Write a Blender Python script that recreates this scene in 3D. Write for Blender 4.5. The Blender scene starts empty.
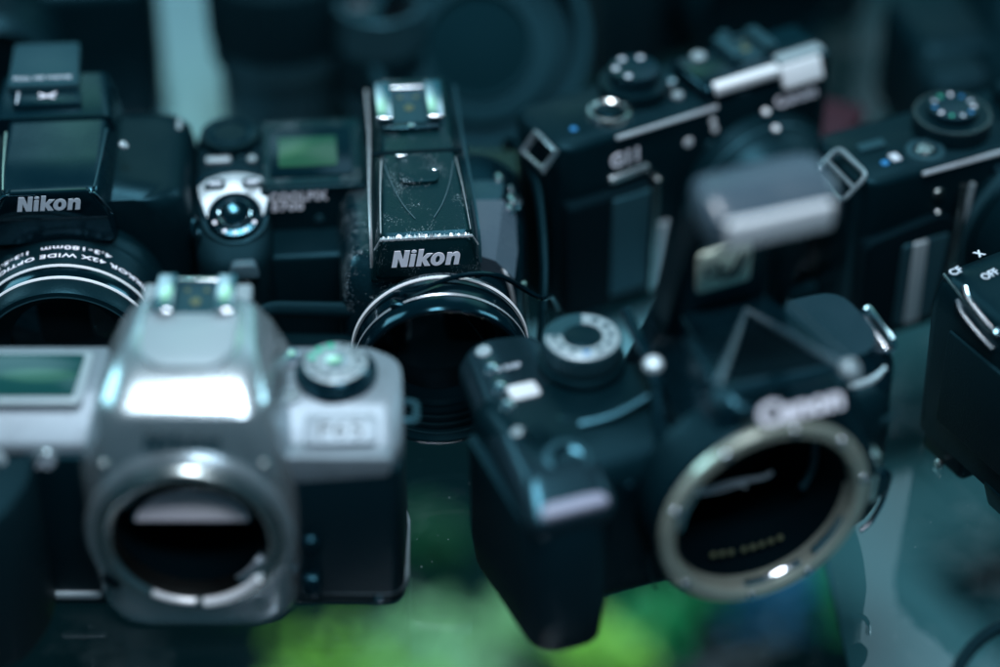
import bpy, bmesh, math, random
from mathutils import Vector, Matrix
random.seed(7)
S = bpy.context.scene
COL = S.collection
U = 0.001                      # every number below is in millimetres
R = math.radians
PI = math.pi

# ------------------------------------------------------------------ camera
cam_d = bpy.data.cameras.new('camera'); cam = bpy.data.objects.new('camera', cam_d); COL.objects.link(cam)
cam.location = (0, -0.500, 0.504); cam.rotation_euler = (R(90 - 38), 0, 0)
cam_d.lens = 85; cam_d.sensor_width = 36; cam_d.clip_start = 0.02; cam_d.clip_end = 60
cam_d.dof.use_dof = True; cam_d.dof.focus_distance = 0.738; cam_d.dof.aperture_fstop = 2.1
S.camera = cam
S.view_settings.view_transform = 'Standard'; S.view_settings.look = 'None'
S.view_settings.exposure = 0; S.view_settings.gamma = 1
S.render.engine = 'CYCLES'
S.cycles.use_denoising = True
S.cycles.max_bounces = 8; S.cycles.transparent_max_bounces = 12
S.cycles.sample_clamp_indirect = 6

# ------------------------------------------------------------------ world (window light behind, dim teal room elsewhere)
W = bpy.data.worlds.new('World'); S.world = W; W.use_nodes = True
nt = W.node_tree; N = nt.nodes; L = nt.links; N.clear()
out = N.new('ShaderNodeOutputWorld'); bg = N.new('ShaderNodeBackground'); L.new(bg.outputs[0], out.inputs[0])
tc = N.new('ShaderNodeTexCoord')
def wblob(prev, d, a0, a1, col, strength, noise=0.0):
    """soft patch of light round direction d; a0 full / a1 zero, degrees"""
    d = Vector(d).normalized()
    dot = N.new('ShaderNodeVectorMath'); dot.operation = 'DOT_PRODUCT'
    L.new(tc.outputs['Generated'], dot.inputs[0]); dot.inputs[1].default_value = d
    mr = N.new('ShaderNodeMapRange'); mr.interpolation_type = 'SMOOTHSTEP'
    L.new(dot.outputs['Value'], mr.inputs[0])
    mr.inputs[1].default_value = math.cos(R(a1)); mr.inputs[2].default_value = math.cos(R(a0))
    mr.inputs[3].default_value = 0; mr.inputs[4].default_value = 1
    mx = N.new('ShaderNodeMix'); mx.data_type = 'RGBA'; mx.blend_type = 'ADD'; mx.clamp_factor = True
    L.new(mr.outputs[0], mx.inputs[0]); L.new(prev, mx.inputs[6])
    mx.inputs[7].default_value = (*[c * strength for c in col], 1)
    return mx.outputs[2]
base = N.new('ShaderNodeRGB'); base.outputs[0].default_value = (0.0005, 0.042, 0.066, 1)
o = base.outputs[0]
o = wblob(o, (0.0, 0.80, 0.55), 8, 40, (0.14, 0.66, 0.88), 0.18)      # window opposite
o = wblob(o, (-0.22, 0.85, 0.50), 2, 13, (0.55, 0.88, 1.0), 1.1)
o = wblob(o, (0.17, 0.74, 0.66), 2, 12, (0.62, 0.85, 1.0), 1.0)
o = wblob(o, (-0.1, 0.78, 0.62), 1, 9, (0.45, 1.0, 0.55), 1.1)
o = wblob(o, (0.42, 0.75, 0.5), 2, 15, (0.4, 0.9, 0.8), 0.8)
L.new(o, bg.inputs[0]); bg.inputs[1].default_value = 1.0

# ------------------------------------------------------------------ lamps
def area(name, loc, target, sx, sy, power, col):
    d = bpy.data.lights.new(name, 'AREA'); d.shape = 'RECTANGLE'; d.size = sx * U; d.size_y = sy * U
    d.energy = power; d.color = col
    ob = bpy.data.objects.new(name, d); COL.objects.link(ob)
    ob.location = Vector(loc) * U
    ob.rotation_euler = (Vector(target) - Vector(loc)).to_track_quat('-Z', 'Y').to_euler()
    return ob
area('ceiling_light', (-60, 20, 1250), (0, 60, 0), 380, 240, 15.0, (0.86, 0.92, 1.0))
area('front_light', (200, -640, 1350), (0, 60, 0), 500, 260, 10.5, (0.80, 0.88, 1.0))
area('added_plant_light', (10, 300, -190), (10, 301, -350), 460, 200, 0.30, (0.85, 1.0, 0.95))  # unseen lamp added under the glass to brighten the plants
area('shop_window_light', (-900, 500, 700), (0, 100, 40), 300, 500, 3.2, (0.50, 0.88, 1.0))
area('side_light', (800, 500, 650), (60, 100, 40), 180, 420, 2.8, (0.55, 0.88, 1.0))

# ------------------------------------------------------------------ materials
MATS = {}
def mat(name, col, rough=0.4, metal=0.0, bump=0.0, bscale=900.0, spec=0.5, coat=0.0, emit=None, estr=0.0,
        vary=0.0, dust=0.0, dscale=700.0, dustcol=(0.45, 0.55, 0.6)):
    m = bpy.data.materials.new(name); m.use_nodes = True; t = m.node_tree; b = t.nodes['Principled BSDF']
    b.inputs['Base Color'].default_value = (*col, 1); b.inputs['Roughness'].default_value = rough
    b.inputs['Metallic'].default_value = metal; b.inputs['Specular IOR Level'].default_value = spec
    b.inputs['Coat Weight'].default_value = coat
    if max(col) < 0.06: b.inputs['Specular Tint'].default_value = (0.22, 0.72, 0.95, 1)   # teal cast put into the reflections of every dark material
    if emit: b.inputs['Emission Color'].default_value = (*emit, 1); b.inputs['Emission Strength'].default_value = estr
    c = t.nodes.new('ShaderNodeTexCoord')
    if bump:
        n = t.nodes.new('ShaderNodeTexNoise'); n.inputs['Scale'].default_value = bscale; n.inputs['Detail'].default_value = 3
        bp = t.nodes.new('ShaderNodeBump'); bp.inputs['Strength'].default_value = bump; bp.inputs['Distance'].default_value = 0.0003
        t.links.new(c.outputs['Object'], n.inputs['Vector']); t.links.new(n.outputs[0], bp.inputs['Height'])
        t.links.new(bp.outputs[0], b.inputs['Normal'])
    src = None
    if vary:
        n = t.nodes.new('ShaderNodeTexNoise'); n.inputs['Scale'].default_value = 60; n.inputs['Detail'].default_value = 6
        t.links.new(c.outputs['Object'], n.inputs['Vector'])
        mr = t.nodes.new('ShaderNodeMapRange'); mr.inputs[1].default_value = .3; mr.inputs[2].default_value = .7
        mr.inputs[3].default_value = max(0.02, rough - vary); mr.inputs[4].default_value = rough + vary
        t.links.new(n.outputs[0], mr.inputs[0]); t.links.new(mr.outputs[0], b.inputs['Roughness'])
    if metal > 0.4 and not dust:
        n = t.nodes.new('ShaderNodeTexNoise'); n.inputs['Scale'].default_value = 160; n.inputs['Detail'].default_value = 8; n.inputs['Roughness'].default_value = .7
        t.links.new(c.outputs['Object'], n.inputs['Vector'])
        mx = t.nodes.new('ShaderNodeMix'); mx.data_type = 'RGBA'; mr = t.nodes.new('ShaderNodeMapRange')
        mr.inputs[1].default_value = .52; mr.inputs[2].default_value = .72; mr.inputs[3].default_value = 0; mr.inputs[4].default_value = .55
        mx.inputs[6].default_value = (*col, 1); mx.inputs[7].default_value = (*[q * .55 for q in col], 1)
        t.links.new(n.outputs[0], mr.inputs[0]); t.links.new(mr.outputs[0], mx.inputs[0]); t.links.new(mx.outputs[2], b.inputs['Base Color'])
    if dust:
        n = t.nodes.new('ShaderNodeTexVoronoi'); n.inputs['Scale'].default_value = dscale
        n2 = t.nodes.new('ShaderNodeTexNoise'); n2.inputs['Scale'].default_value = 90; n2.inputs['Detail'].default_value = 4
        t.links.new(c.outputs['Object'], n.inputs['Vector']); t.links.new(c.outputs['Object'], n2.inputs['Vector'])
        # speck where the cell distance is small, only for some cells, and more of them in patches
        a = t.nodes.new('ShaderNodeSeparateColor'); t.links.new(n.outputs['Color'], a.inputs[0])
        r = t.nodes.new('ShaderNodeMath'); r.operation = 'MULTIPLY'; t.links.new(a.outputs[0], r.inputs[0]); t.links.new(n2.outputs[0], r.inputs[1])
        r2 = t.nodes.new('ShaderNodeMapRange'); r2.inputs[1].default_value = 0.42 - 0.2 * dust; r2.inputs[2].default_value = 0.6 - .2 * dust
        r2.inputs[3].default_value = 0; r2.inputs[4].default_value = 0.42
        t.links.new(r.outputs[0], r2.inputs[0])
        lt = t.nodes.new('ShaderNodeMath'); lt.operation = 'LESS_THAN'
        t.links.new(n.outputs['Distance'], lt.inputs[0]); t.links.new(r2.outputs[0], lt.inputs[1])
        mx = t.nodes.new('ShaderNodeMix'); mx.data_type = 'RGBA'
        mx.inputs[6].default_value = (*col, 1); mx.inputs[7].default_value = (*dustcol, 1)
        t.links.new(lt.outputs[0], mx.inputs[0]); t.links.new(mx.outputs[2], b.inputs['Base Color'])
    MATS[name] = m
    return m
mat('black_plastic', (0.0008, 0.0075, 0.0110), 0.40, spec=0.24, bump=0.25, bscale=1400, vary=0.08)
mat('black_dusty', (0.0010, 0.0120, 0.0145), 0.36, spec=0.4, bump=0.25, bscale=1600, vary=0.1, dust=0.12, dscale=3600)
mat('black_very_dusty', (0.0012, 0.0090, 0.0130), 0.3, bump=0.3, bscale=1200, vary=0.12, dust=0.55, dscale=3000)
mat('black_gloss', (0.0006, 0.005, 0.008), 0.14, vary=0.05)
mat('black_matte', (0.0004, 0.003, 0.005), 0.75, spec=0.15)
mat('rubber', (0.0008, 0.0065, 0.0095), 0.6, spec=0.3, bump=0.6, bscale=1800)
mat('leatherette', (0.0012, 0.009, 0.0135), 0.45, spec=0.35, bump=0.8, bscale=1100)
mat('hood_far', (0.002, 0.012, 0.017), 0.7, spec=0.25)
mat('hood_rim', (0.002, 0.016, 0.022), 0.6, spec=0.3)
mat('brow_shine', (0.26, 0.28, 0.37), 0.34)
mat('hood_matte', (0.001, 0.012, 0.017), 0.85, spec=0.2)
mat('ring_white', (0.78, 0.82, 0.86), 0.3, metal=0.15)
mat('lug_metal', (0.30, 0.38, 0.42), 0.35, metal=0.7, bump=0.6, bscale=300, vary=0.15)
mat('bright_steel', (0.62, 0.68, 0.74), 0.35, metal=0.6)
mat('dark_grey', (0.012, 0.040, 0.052), 0.4, bump=0.2)
mat('satin_black', (0.0012, 0.009, 0.014), 0.25, vary=0.06)
mat('rim_grey', (0.05, 0.10, 0.125), 0.3)
mat('silver_paint', (0.52, 0.62, 0.66), 0.25, metal=0.86, bump=0.08, bscale=2500)
mat('silver_satin', (0.20, 0.26, 0.30), 0.48, metal=0.5, bump=0.1, bscale=2500)
mat('silver_flat', (0.32, 0.41, 0.45), 0.42, metal=0.4, bump=0.08, bscale=2500)
mat('champagne', (0.50, 0.56, 0.48), 0.24, metal=0.6)
mat('chrome', (0.72, 0.78, 0.84), 0.16, metal=1.0)
mat('steel', (0.45, 0.52, 0.52), 0.27, metal=1.0, bump=0.05)
mat('worn_metal', (0.55, 0.60, 0.64), 0.3, metal=0.7, bump=0.8, bscale=1500)
mat('white_print', (0.88, 0.90, 1.0), 0.5)
mat('grey_print', (0.50, 0.58, 0.66), 0.5)
mat('dark_print', (0.02, 0.05, 0.06), 0.5)
mat('red_plastic', (0.03, 0.002, 0.005), 0.7)
mat('blue_mark', (0.02, 0.18, 0.42), 0.4)
mat('green_mark', (0.04, 0.42, 0.28), 0.4)
mat('lcd_green', (0.008, 0.065, 0.030), 0.3, coat=0.5)
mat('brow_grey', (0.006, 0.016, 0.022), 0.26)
mat('blue_grey_gloss', (0.045, 0.075, 0.10), 0.30, vary=0.12, bump=0.3, bscale=500)
mat('lcd_teal', (0.006, 0.045, 0.042), 0.07, coat=0.7)
mat('flash_lens', (0.62, 0.68, 0.72), 0.3, coat=0.3, bump=0.3, bscale=700)
mat('lens_glass', (0.003, 0.006, 0.008), 0.05, coat=1.0)
mat('reflected_screen_grey', (0.50, 0.49, 0.54), 0.35)
mat('pale_card', (0.20, 0.34, 0.41), 0.7, bump=0.1)
mat('plastic_film', (0.13, 0.19, 0.23), 0.22)
mat('teal_card', (0.032, 0.11, 0.135), 0.7, bump=0.1)
mat('lower_shelf', (0.004, 0.014, 0.017), 0.6)
mat('sticker', (0.85, 1.0, 0.86), 0.5)
mat('gold_contact', (0.22, 0.25, 0.16), 0.5, metal=1.0)
def leafmat(name, col):
    m = mat(name, col, 0.4); return m
leafmat('leaf_yellow', (0.38, 0.80, 0.12)); leafmat('leaf_green', (0.015, 0.34, 0.12)); leafmat('leaf_blue', (0.03, 0.20, 0.42))
leafmat('leaf_dark', (0.01, 0.10, 0.05)); leafmat('leaf_pale', (0.42, 0.80, 0.42))
def glass_mat():
    m = bpy.data.materials.new('table_glass'); m.use_nodes = True; t = m.node_tree; t.nodes.clear()
    o = t.nodes.new('ShaderNodeOutputMaterial'); mx = t.nodes.new('ShaderNodeMixShader')
    tr = t.nodes.new('ShaderNodeBsdfTransparent'); tr.inputs[0].default_value = (0.72, 0.93, 0.92, 1)
    gl = t.nodes.new('ShaderNodeBsdfGlossy'); gl.inputs['Roughness'].default_value = 0.02
    fr = t.nodes.new('ShaderNodeFresnel'); fr.inputs[0].default_value = 1.75
    # specks of dust and faint smears lying on the glass
    c = t.nodes.new('ShaderNodeTexCoord'); v = t.nodes.new('ShaderNodeTexVoronoi'); v.inputs['Scale'].default_value = 620
    n = t.nodes.new('ShaderNodeTexNoise'); n.inputs['Scale'].default_value = 22; n.inputs['Detail'].default_value = 5
    t.links.new(c.outputs['Object'], v.inputs['Vector']); t.links.new(c.outputs['Object'], n.inputs['Vector'])
    sc = t.nodes.new('ShaderNodeSeparateColor'); t.links.new(v.outputs['Color'], sc.inputs[0])
    k = t.nodes.new('ShaderNodeMapRange'); k.inputs[1].default_value = .86; k.inputs[2].default_value = 1.0; k.inputs[3].default_value = 0; k.inputs[4].default_value = .12
    t.links.new(sc.outputs[0], k.inputs[0])
    lt = t.nodes.new('ShaderNodeMath'); lt.operation = 'LESS_THAN'; t.links.new(v.outputs['Distance'], lt.inputs[0]); t.links.new(k.outputs[0], lt.inputs[1])
    sm = t.nodes.new('ShaderNodeMapRange'); sm.inputs[1].default_value = .5; sm.inputs[2].default_value = .8; sm.inputs[3].default_value = 0; sm.inputs[4].default_value = .08
    t.links.new(n.outputs[0], sm.inputs[0])
    mxm = t.nodes.new('ShaderNodeMath'); mxm.operation = 'MAXIMUM'; t.links.new(sm.outputs[0], mxm.inputs[1])
    m6 = t.nodes.new('ShaderNodeMath'); m6.operation = 'MULTIPLY'; m6.inputs[1].default_value = .6; t.links.new(lt.outputs[0], m6.inputs[0]); t.links.new(m6.outputs[0], mxm.inputs[0])
    df = t.nodes.new('ShaderNodeBsdfDiffuse'); df.inputs[0].default_value = (0.4, 0.55, 0.6, 1)
    m2 = t.nodes.new('ShaderNodeMixShader')
    t.links.new(fr.outputs[0], mx.inputs[0]); t.links.new(tr.outputs[0], mx.inputs[1]); t.links.new(gl.outputs[0], mx.inputs[2])
    t.links.new(mxm.outputs[0], m2.inputs[0]); t.links.new(mx.outputs[0], m2.inputs[1]); t.links.new(df.outputs[0], m2.inputs[2])
    t.links.new(m2.outputs[0], o.inputs[0]); MATS['table_glass'] = m
glass_mat()

# ------------------------------------------------------------------ mesh helpers
def bm_():
    return bmesh.new()
def link(name, me, parent):
    ob = bpy.data.objects.new(name, me); COL.objects.link(ob)
    if parent is not None: ob.parent = parent
    return ob
def part(name, bm, m, parent, label=None, sub=0, angle=35):
    bmesh.ops.recalc_face_normals(bm, faces=bm.faces)
    bmesh.ops.scale(bm, vec=(U, U, U), verts=bm.verts)
    me = bpy.data.meshes.new(name); bm.to_mesh(me); bm.free()
    me.materials.append(MATS[m])
    for p in me.polygons: p.use_smooth = True
    if not sub: me.set_sharp_from_angle(angle=R(angle))
    ob = link(name, me, parent)
    if sub:
        s = ob.modifiers.new('s', 'SUBSURF'); s.levels = s.render_levels = sub
    if label: ob['label'] = label
    return ob
def thing(name, label, cat, loc, yaw=0, rx=0, ry=0, group=None):
    o = bpy.data.objects.new(name, None); COL.objects.link(o); o.empty_display_size = 0.02
    o.location = Vector(loc) * U; o.rotation_euler = (R(rx), R(ry), R(yaw)); o['label'] = label; o['category'] = cat
    if group: o['group'] = group
    return o
def carve(ob, cut):
    """cut a hole through a part (the cutter is thrown away)"""
    bmesh.ops.recalc_face_normals(cut, faces=cut.faces); bmesh.ops.scale(cut, vec=(U, U, U), verts=cut.verts)
    me = bpy.data.meshes.new('cut'); cut.to_mesh(me); cut.free(); co = bpy.data.objects.new('cut', me); COL.objects.link(co); co.parent = ob.parent
    md = ob.modifiers.new('b', 'BOOLEAN'); md.operation = 'DIFFERENCE'; md.solver = 'EXACT'; md.object = co
    bpy.context.view_layer.update(); dg = bpy.context.evaluated_depsgraph_get()
    new = bpy.data.meshes.new_from_object(ob.evaluated_get(dg)); ob.modifiers.clear(); old = ob.data; new.name = old.name; ob.data = new
    for p in new.polygons: p.use_smooth = True
    new.set_sharp_from_angle(angle=R(50)); bpy.data.objects.remove(co)
def bev(bm, r, seg=3, verts=None, ang=25):
    if r <= 0: return
    es = [e for e in bm.edges if len(e.link_faces) == 2 and e.calc_face_angle(0) > R(ang)]
    bmesh.ops.bevel(bm, geom=es, offset=r, segments=seg, profile=0.5, affect='EDGES', clamp_overlap=True)
def box(x0, x1, y0, y1, z0, z1, r=0.6, bm=None, seg=3, rot=None):
    b = bmesh.new(); g = bmesh.ops.create_cube(b, size=1)
    for v in g['verts']:
        v.co = Vector(((x0 + x1) / 2 + v.co.x * (x1 - x0), (y0 + y1) / 2 + v.co.y * (y1 - y0), (z0 + z1) / 2 + v.co.z * (z1 - z0)))
    bev(b, r, seg)
    if rot:
        axis, deg = rot; cen = Vector(((x0 + x1) / 2, (y0 + y1) / 2, (z0 + z1) / 2))
        bmesh.ops.rotate(b, cent=cen, matrix=Matrix.Rotation(R(deg), 3, axis), verts=b.verts)
    return merge(bm, b)
def merge(a, b):
    if a is None: return b
    me = bpy.data.meshes.new('tmp'); b.to_mesh(me); b.free(); a.from_mesh(me); bpy.data.meshes.remove(me)
    return a
def rnd(pts, r, n=4):
    """round the corners of a closed polygon; always n+1 points a corner"""
    out = []; k = len(pts)
    rr = r if isinstance(r, (list, tuple)) else [r] * k
    for i in range(k):
        p0, p, p1 = Vector(pts[i - 1]), Vector(pts[i]), Vector(pts[(i + 1) % k])
        a, b = (p0 - p), (p1 - p); q = min(rr[i], a.length * .49, b.length * .49)
        s, e = p + a.normalized() * q, p + b.normalized() * q
        for j in range(n + 1):
            t = j / n; out.append((1 - t) ** 2 * s + 2 * t * (1 - t) * p + t * t * e)
    return out
def prism(pts, axis, a, b, r=0.5, bm=None, seg=2, M=None):
    """extrude 2-D polygon; axis 'x': pts=(y,z), 'y': (x,z), 'z': (x,y)"""
    q = bmesh.new()
    def f(u, v, t): return {'x': (t, u, v), 'y': (u, t, v), 'z': (u, v, t)}[axis]
    A = [q.verts.new(f(p[0], p[1], a)) for p in pts]; B = [q.verts.new(f(p[0], p[1], b)) for p in pts]
    q.faces.new(A); q.faces.new(B[::-1])
    n = len(pts)
    for i in range(n): q.faces.new((A[i], A[(i + 1) % n], B[(i + 1) % n], B[i]))
    bmesh.ops.recalc_face_normals(q, faces=q.faces)
    if r:
        caps = set(A) , set(B)
        es = [e for e in q.edges if (e.verts[0] in caps[0] and e.verts[1] in caps[0]) or (e.verts[0] in caps[1] and e.verts[1] in caps[1])]
        bmesh.ops.bevel(q, geom=es, offset=r, segments=seg, profile=0.5, affect='EDGES', clamp_overlap=True)
    if M: bmesh.ops.transform(q, matrix=M, verts=q.verts)
    return merge(bm, q)
def loft(secs, bm=None, cap=True):
    q = bmesh.new(); rows = [[q.verts.new(Vector(p)) for p in s] for s in secs]; n = len(secs[0])
    for a, b in zip(rows, rows[1:]):
        for i in range(n): q.faces.new((a[i], a[(i + 1) % n], b[(i + 1) % n], b[i]))
    if cap: q.faces.new(rows[0][::-1]); q.faces.new(rows[-1])
    return merge(bm, q)
def secz(pts, z, r, n=4, tilt=0):
    return [Vector((p.x, p.y, z + tilt * p.y)) for p in [Vector((*v, 0)) if len(v) == 2 else v for v in rnd([Vector((a, b)) for a, b in pts], r, n)]]
def secy(pts, y, r, n=4):
    return [Vector((p.x, y, p.y)) for p in rnd([Vector((a, b)) for a, b in pts], r, n)]
def axis_frame(axis):
    a = Vector(axis).normalized(); up = Vector((0, 0, 1)) if abs(a.z) < .9 else Vector((0, 1, 0))
    x = up.cross(a).normalized(); y = a.cross(x); return x, y, a
def lathe(prof, c, axis, n=72, bm=None, a0=0, a1=360):
    """prof: (radius, distance along axis)"""
    q = bmesh.new(); x, y, a = axis_frame(axis); c = Vector(c); full = abs(a1 - a0) >= 360; m = n if full else n + 1
    rows = []
    for r, t in prof:
        if r < 1e-6: rows.append([q.verts.new(c + a * t)] * m)
        else: rows.append([q.verts.new(c + a * t + (x * math.cos(R(a0 + (a1 - a0) * i / n)) + y * math.sin(R(a0 + (a1 - a0) * i / n))) * r) for i in range(m)])
    for A, B in zip(rows, rows[1:]):
        for i in range(n):
            j = (i + 1) % m
            vs = []
            for v in (A[i], A[j], B[j], B[i]):
                if v not in vs: vs.append(v)
            if len(vs) > 2:
                try: q.faces.new(vs)
                except ValueError: pass
    return merge(bm, q)
def disc_cyl(r, h, c, axis, bev_=0.4, n=48, bm=None, knurl=0, kd=0.35):
    b = lathe([(0, h), (r - bev_ * 2, h), (r - bev_ * .6, h - bev_ * .25), (r, h - bev_), (r, 0), (0, 0)], c, axis, n if not knurl else knurl * 4)
    if knurl:
        x, y, a = axis_frame(axis); c_ = Vector(c)
        for v in b.verts:
            d = v.co - c_; t = d.dot(a); rad = d - a * t
            if rad.length > r - bev_ * .3 :
                ang = math.atan2(rad.dot(y), rad.dot(x)); k = int(round(ang / (2 * PI) * knurl * 4)) % 4
                if k in (1, 2): v.co -= rad.normalized() * kd
    return merge(bm, b)
def tube(path, r, n=8, bm=None, closed=False, flat=1.0, smooth=3):
    P = [Vector(p) for p in path]
    if smooth:                                   # Catmull-Rom
        Q = []; k = len(P); rng = range(k) if closed else range(k - 1)
        for i in rng:
            p0 = P[i - 1] if (closed or i > 0) else P[0]; p1 = P[i]; p2 = P[(i + 1) % k]; p3 = P[(i + 2) % k] if (closed or i + 2 < k) else P[-1]
            for j in range(smooth):
                t = j / smooth
                Q.append(.5 * ((2 * p1) + (-p0 + p2) * t + (2 * p0 - 5 * p1 + 4 * p2 - p3) * t * t + (-p0 + 3 * p1 - 3 * p2 + p3) * t ** 3))
        if not closed: Q.append(P[-1])
        P = Q
    q = bmesh.new(); rows = []; k = len(P); last = None
    for i, p in enumerate(P):
        t = ((P[(i + 1) % k] if (closed or i + 1 < k) else p) - (P[i - 1] if (closed or i > 0) else p)).normalized()
        if last is None:
            nrm = (Vector((0, 0, 1)) if abs(t.z) < .9 else Vector((1, 0, 0))).cross(t).normalized()
        else: nrm = (last - t * last.dot(t)).normalized()
        last = nrm; bi = t.cross(nrm)
        rows.append([q.verts.new(p + (nrm * math.cos(2 * PI * j / n) + bi * math.sin(2 * PI * j / n) * flat) * r) for j in range(n)])
    rng = range(k) if closed else range(k - 1)
    for i in rng:
        A, B = rows[i], rows[(i + 1) % k]
        for j in range(n): q.faces.new((A[j], A[(j + 1) % n], B[(j + 1) % n], B[j]))
    if not closed: q.faces.new(rows[0]); q.faces.new(rows[-1][::-1])
    return merge(bm, q)
def loops_mesh(loops, ext=0.04):
    cu = bpy.data.curves.new('c', 'CURVE'); cu.dimensions = '2D'; cu.fill_mode = 'BOTH'; cu.extrude = ext
    for lp in loops:
        s = cu.splines.new('POLY'); s.points.add(len(lp) - 1)
        for p, q in zip(s.points, lp): p.co = (q[0], q[1], 0, 1)
        s.use_cyclic_u = True
    return cu_mesh(cu)
def cu_mesh(cu):
    ob = bpy.data.objects.new('c', cu); COL.objects.link(ob)
    dg = bpy.context.evaluated_depsgraph_get(); me = bpy.data.meshes.new_from_object(ob.evaluated_get(dg))
    bpy.data.objects.remove(ob); bpy.data.curves.remove(cu)
    b = bmesh.new(); b.from_mesh(me); bpy.data.meshes.remove(me); return b
def ell(cx, cy, rx, ry, n=24): return [(cx + rx * math.cos(2 * PI * i / n), cy + ry * math.sin(2 * PI * i / n)) for i in range(n)]
def logo_bold():
    """the heavy slanted five-letter word on two of the cameras"""
    G = []
    def add(lp, ox): G.append([(x + ox, y) for x, y in lp])
    add([(0, 0), (0, 1), (.35, 1), (.60, .45), (.60, 1), (.90, 1), (.90, 0), (.55, 0), (.30, .55), (.30, 0)], 0)
    add([(0, 0), (0, .76), (.29, .76), (.29, 0)], 1.0); add(ell(.145, .93, .15, .09), 1.0)
    add([(0, 0), (0, 1.04), (.29, 1.04), (.29, .50), (.50, .76), (.83, .76), (.52, .42), (.82, 0), (.49, 0), (.29, .32), (.29, 0)], 1.41)
    add(ell(.41, .385, .41, .40), 2.19); add(ell(.41, .385, .12, .22)[::-1], 2.19)
    add([(0, 0), (0, .76), (.27, .76), (.28, .66), (.36, .74), (.47, .78), (.60, .77), (.70, .71), (.755, .62), (.77, .50), (.77, 0),
         (.48, 0), (.48, .46), (.46, .53), (.40, .56), (.33, .53), (.29, .46), (.29, 0)], 3.10)
    G = [[(x + .20 * y, y) for x, y in g] for g in G]
    return loops_mesh(G, .02)
def font(s, bold=0.0, shear=0.0, space=1.0):
    cu = bpy.data.curves.new('t', 'FONT'); cu.body = s; cu.offset = bold; cu.shear = shear; cu.extrude = 0.01; cu.space_character = space
    cu.resolution_u = 4
    return cu_mesh(cu)
def lay(b, w, h, c, xd=(1, 0, 0), ud=(0, 0, 1), lift=0.15, fn=None):
    """fit the lettering into w x h and lay it at c, running along xd with tops towards ud"""
    xs = [v.co.x for v in b.verts]; ys = [v.co.y for v in b.verts]; x0, x1, y0, y1 = min(xs), max(xs), min(ys), max(ys)
    xd = Vector(xd).normalized(); ud = Vector(ud).normalized(); nd = xd.cross(ud).normalized(); c = Vector(c)
    for v in b.verts:
        x = ((v.co.x - x0) / (x1 - x0) - .5) * w; y = ((v.co.y - y0) / (y1 - y0) - .5) * h; z = .15 if v.co.z > 0 else -.1
        v.co = fn(x, y, z) if fn else c + xd * x + ud * y + nd * (z + lift)
    return b
def knob_grip(n, r, h, c, axis, bm=None):
    return disc_cyl(r, h, c, axis, 0.5, bm=bm, knurl=n)
def screw(c, axis, r=1.3, bm=None):
    b = lathe([(0, .35), (r * .5, .35), (r * .5, .55), (r * .85, .5), (r, .2), (r, -.4)], c, axis, 16)
    return merge(bm, b)
def hot_shoe(parent, x0, x1, y0, y1, z, m='chrome', foot='black_plastic'):
    """two folded metal rails over a contact plate"""
    w = (x1 - x0); b = box(x0, x1, y1 - 1.4, y1, z, z + 2.0, .3)
    for s in (0, 1):
        a = x0 if s == 0 else x1 - 1.2
        box(a, a + 1.2, y0, y1, z, z + 3.4, .3, b)
        if s == 0: box(a, a + w * .25, y0, y1, z + 2.5, z + 3.6, .5, b)
        else: box(x1 - w * .25, x1, y0, y1, z + 2.5, z + 3.6, .5, b)
    sh = part('hot_shoe', b, m, parent)
    part('shoe_plate', box(x0 + .4, x1 - .4, y0, y1 - 1.2, z, z + .5, .15), 'dark_grey', sh)
    b = None
    for (dx, dy, r) in ((.5, .45, 1.7), (.38, .75, .8), (.62, .75, .8)):
        b = disc_cyl(r, .5, (x0 + w * dx, y0 + (y1 - y0) * dy, z + .5), (0, 0, 1), .15, 20, b)
    part('contact', b, 'gold_contact', sh)
    return sh
def strap_lug(parent, c, out_=(1, 0, 0), w=9, h=5.5, r=1.0, m='steel', up=(0, 1, 0)):
    c = Vector(c); o_ = Vector(out_).normalized(); u = Vector(up).normalized()
    p = [c - u * w / 2, c - u * w / 2 + o_ * h, c + u * w / 2 + o_ * h, c + u * w / 2]
    pts = rnd([tuple(q) for q in p], 1.6, 3)
    b = tube([Vector(q) for q in pts], r, 8, closed=True, smooth=0)
    return part('strap_lug', b, m, parent)

# ================================================================== SETTING
b = bmesh.new(); bmesh.ops.create_grid(b, x_segments=1, y_segments=1, size=1)
for v in b.verts: v.co = Vector((v.co.x * 1000, 400 + v.co.y * 1100, 0))
g = part('glass_table_surface', b, 'table_glass', None); g['kind'] = 'structure'
b = box(-1200, 1200, -900, 1700, -460, -440, 0)
g = part('lower_shelf_ground', b, 'lower_shelf', None); g['kind'] = 'structure'
def card(name, pts, z, label, m='teal_card'):
    b = prism(rnd(pts, 6, 3), 'z', z - 1.5, z, .3)
    o = part(name, b, m, None); o['label'] = label; o['category'] = 'card'; return o
card('display_card', [(119, -64), (550, -64), (550, 380), (160, 380), (111, 150)], -62, 'pale teal card under the glass at the lower right, below the cropped black camera')
card('display_card', [(-185, 215), (-100, 215), (-132, 520), (-225, 520)], -14, 'narrow pale teal card under the glass at top left, behind the black cameras', 'pale_card')
card('display_card', [(10, 100), (110, 130), (110, 190), (10, 165)], -10, 'small pale teal card under the glass between the two black cameras at centre', 'pale_card')

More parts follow.
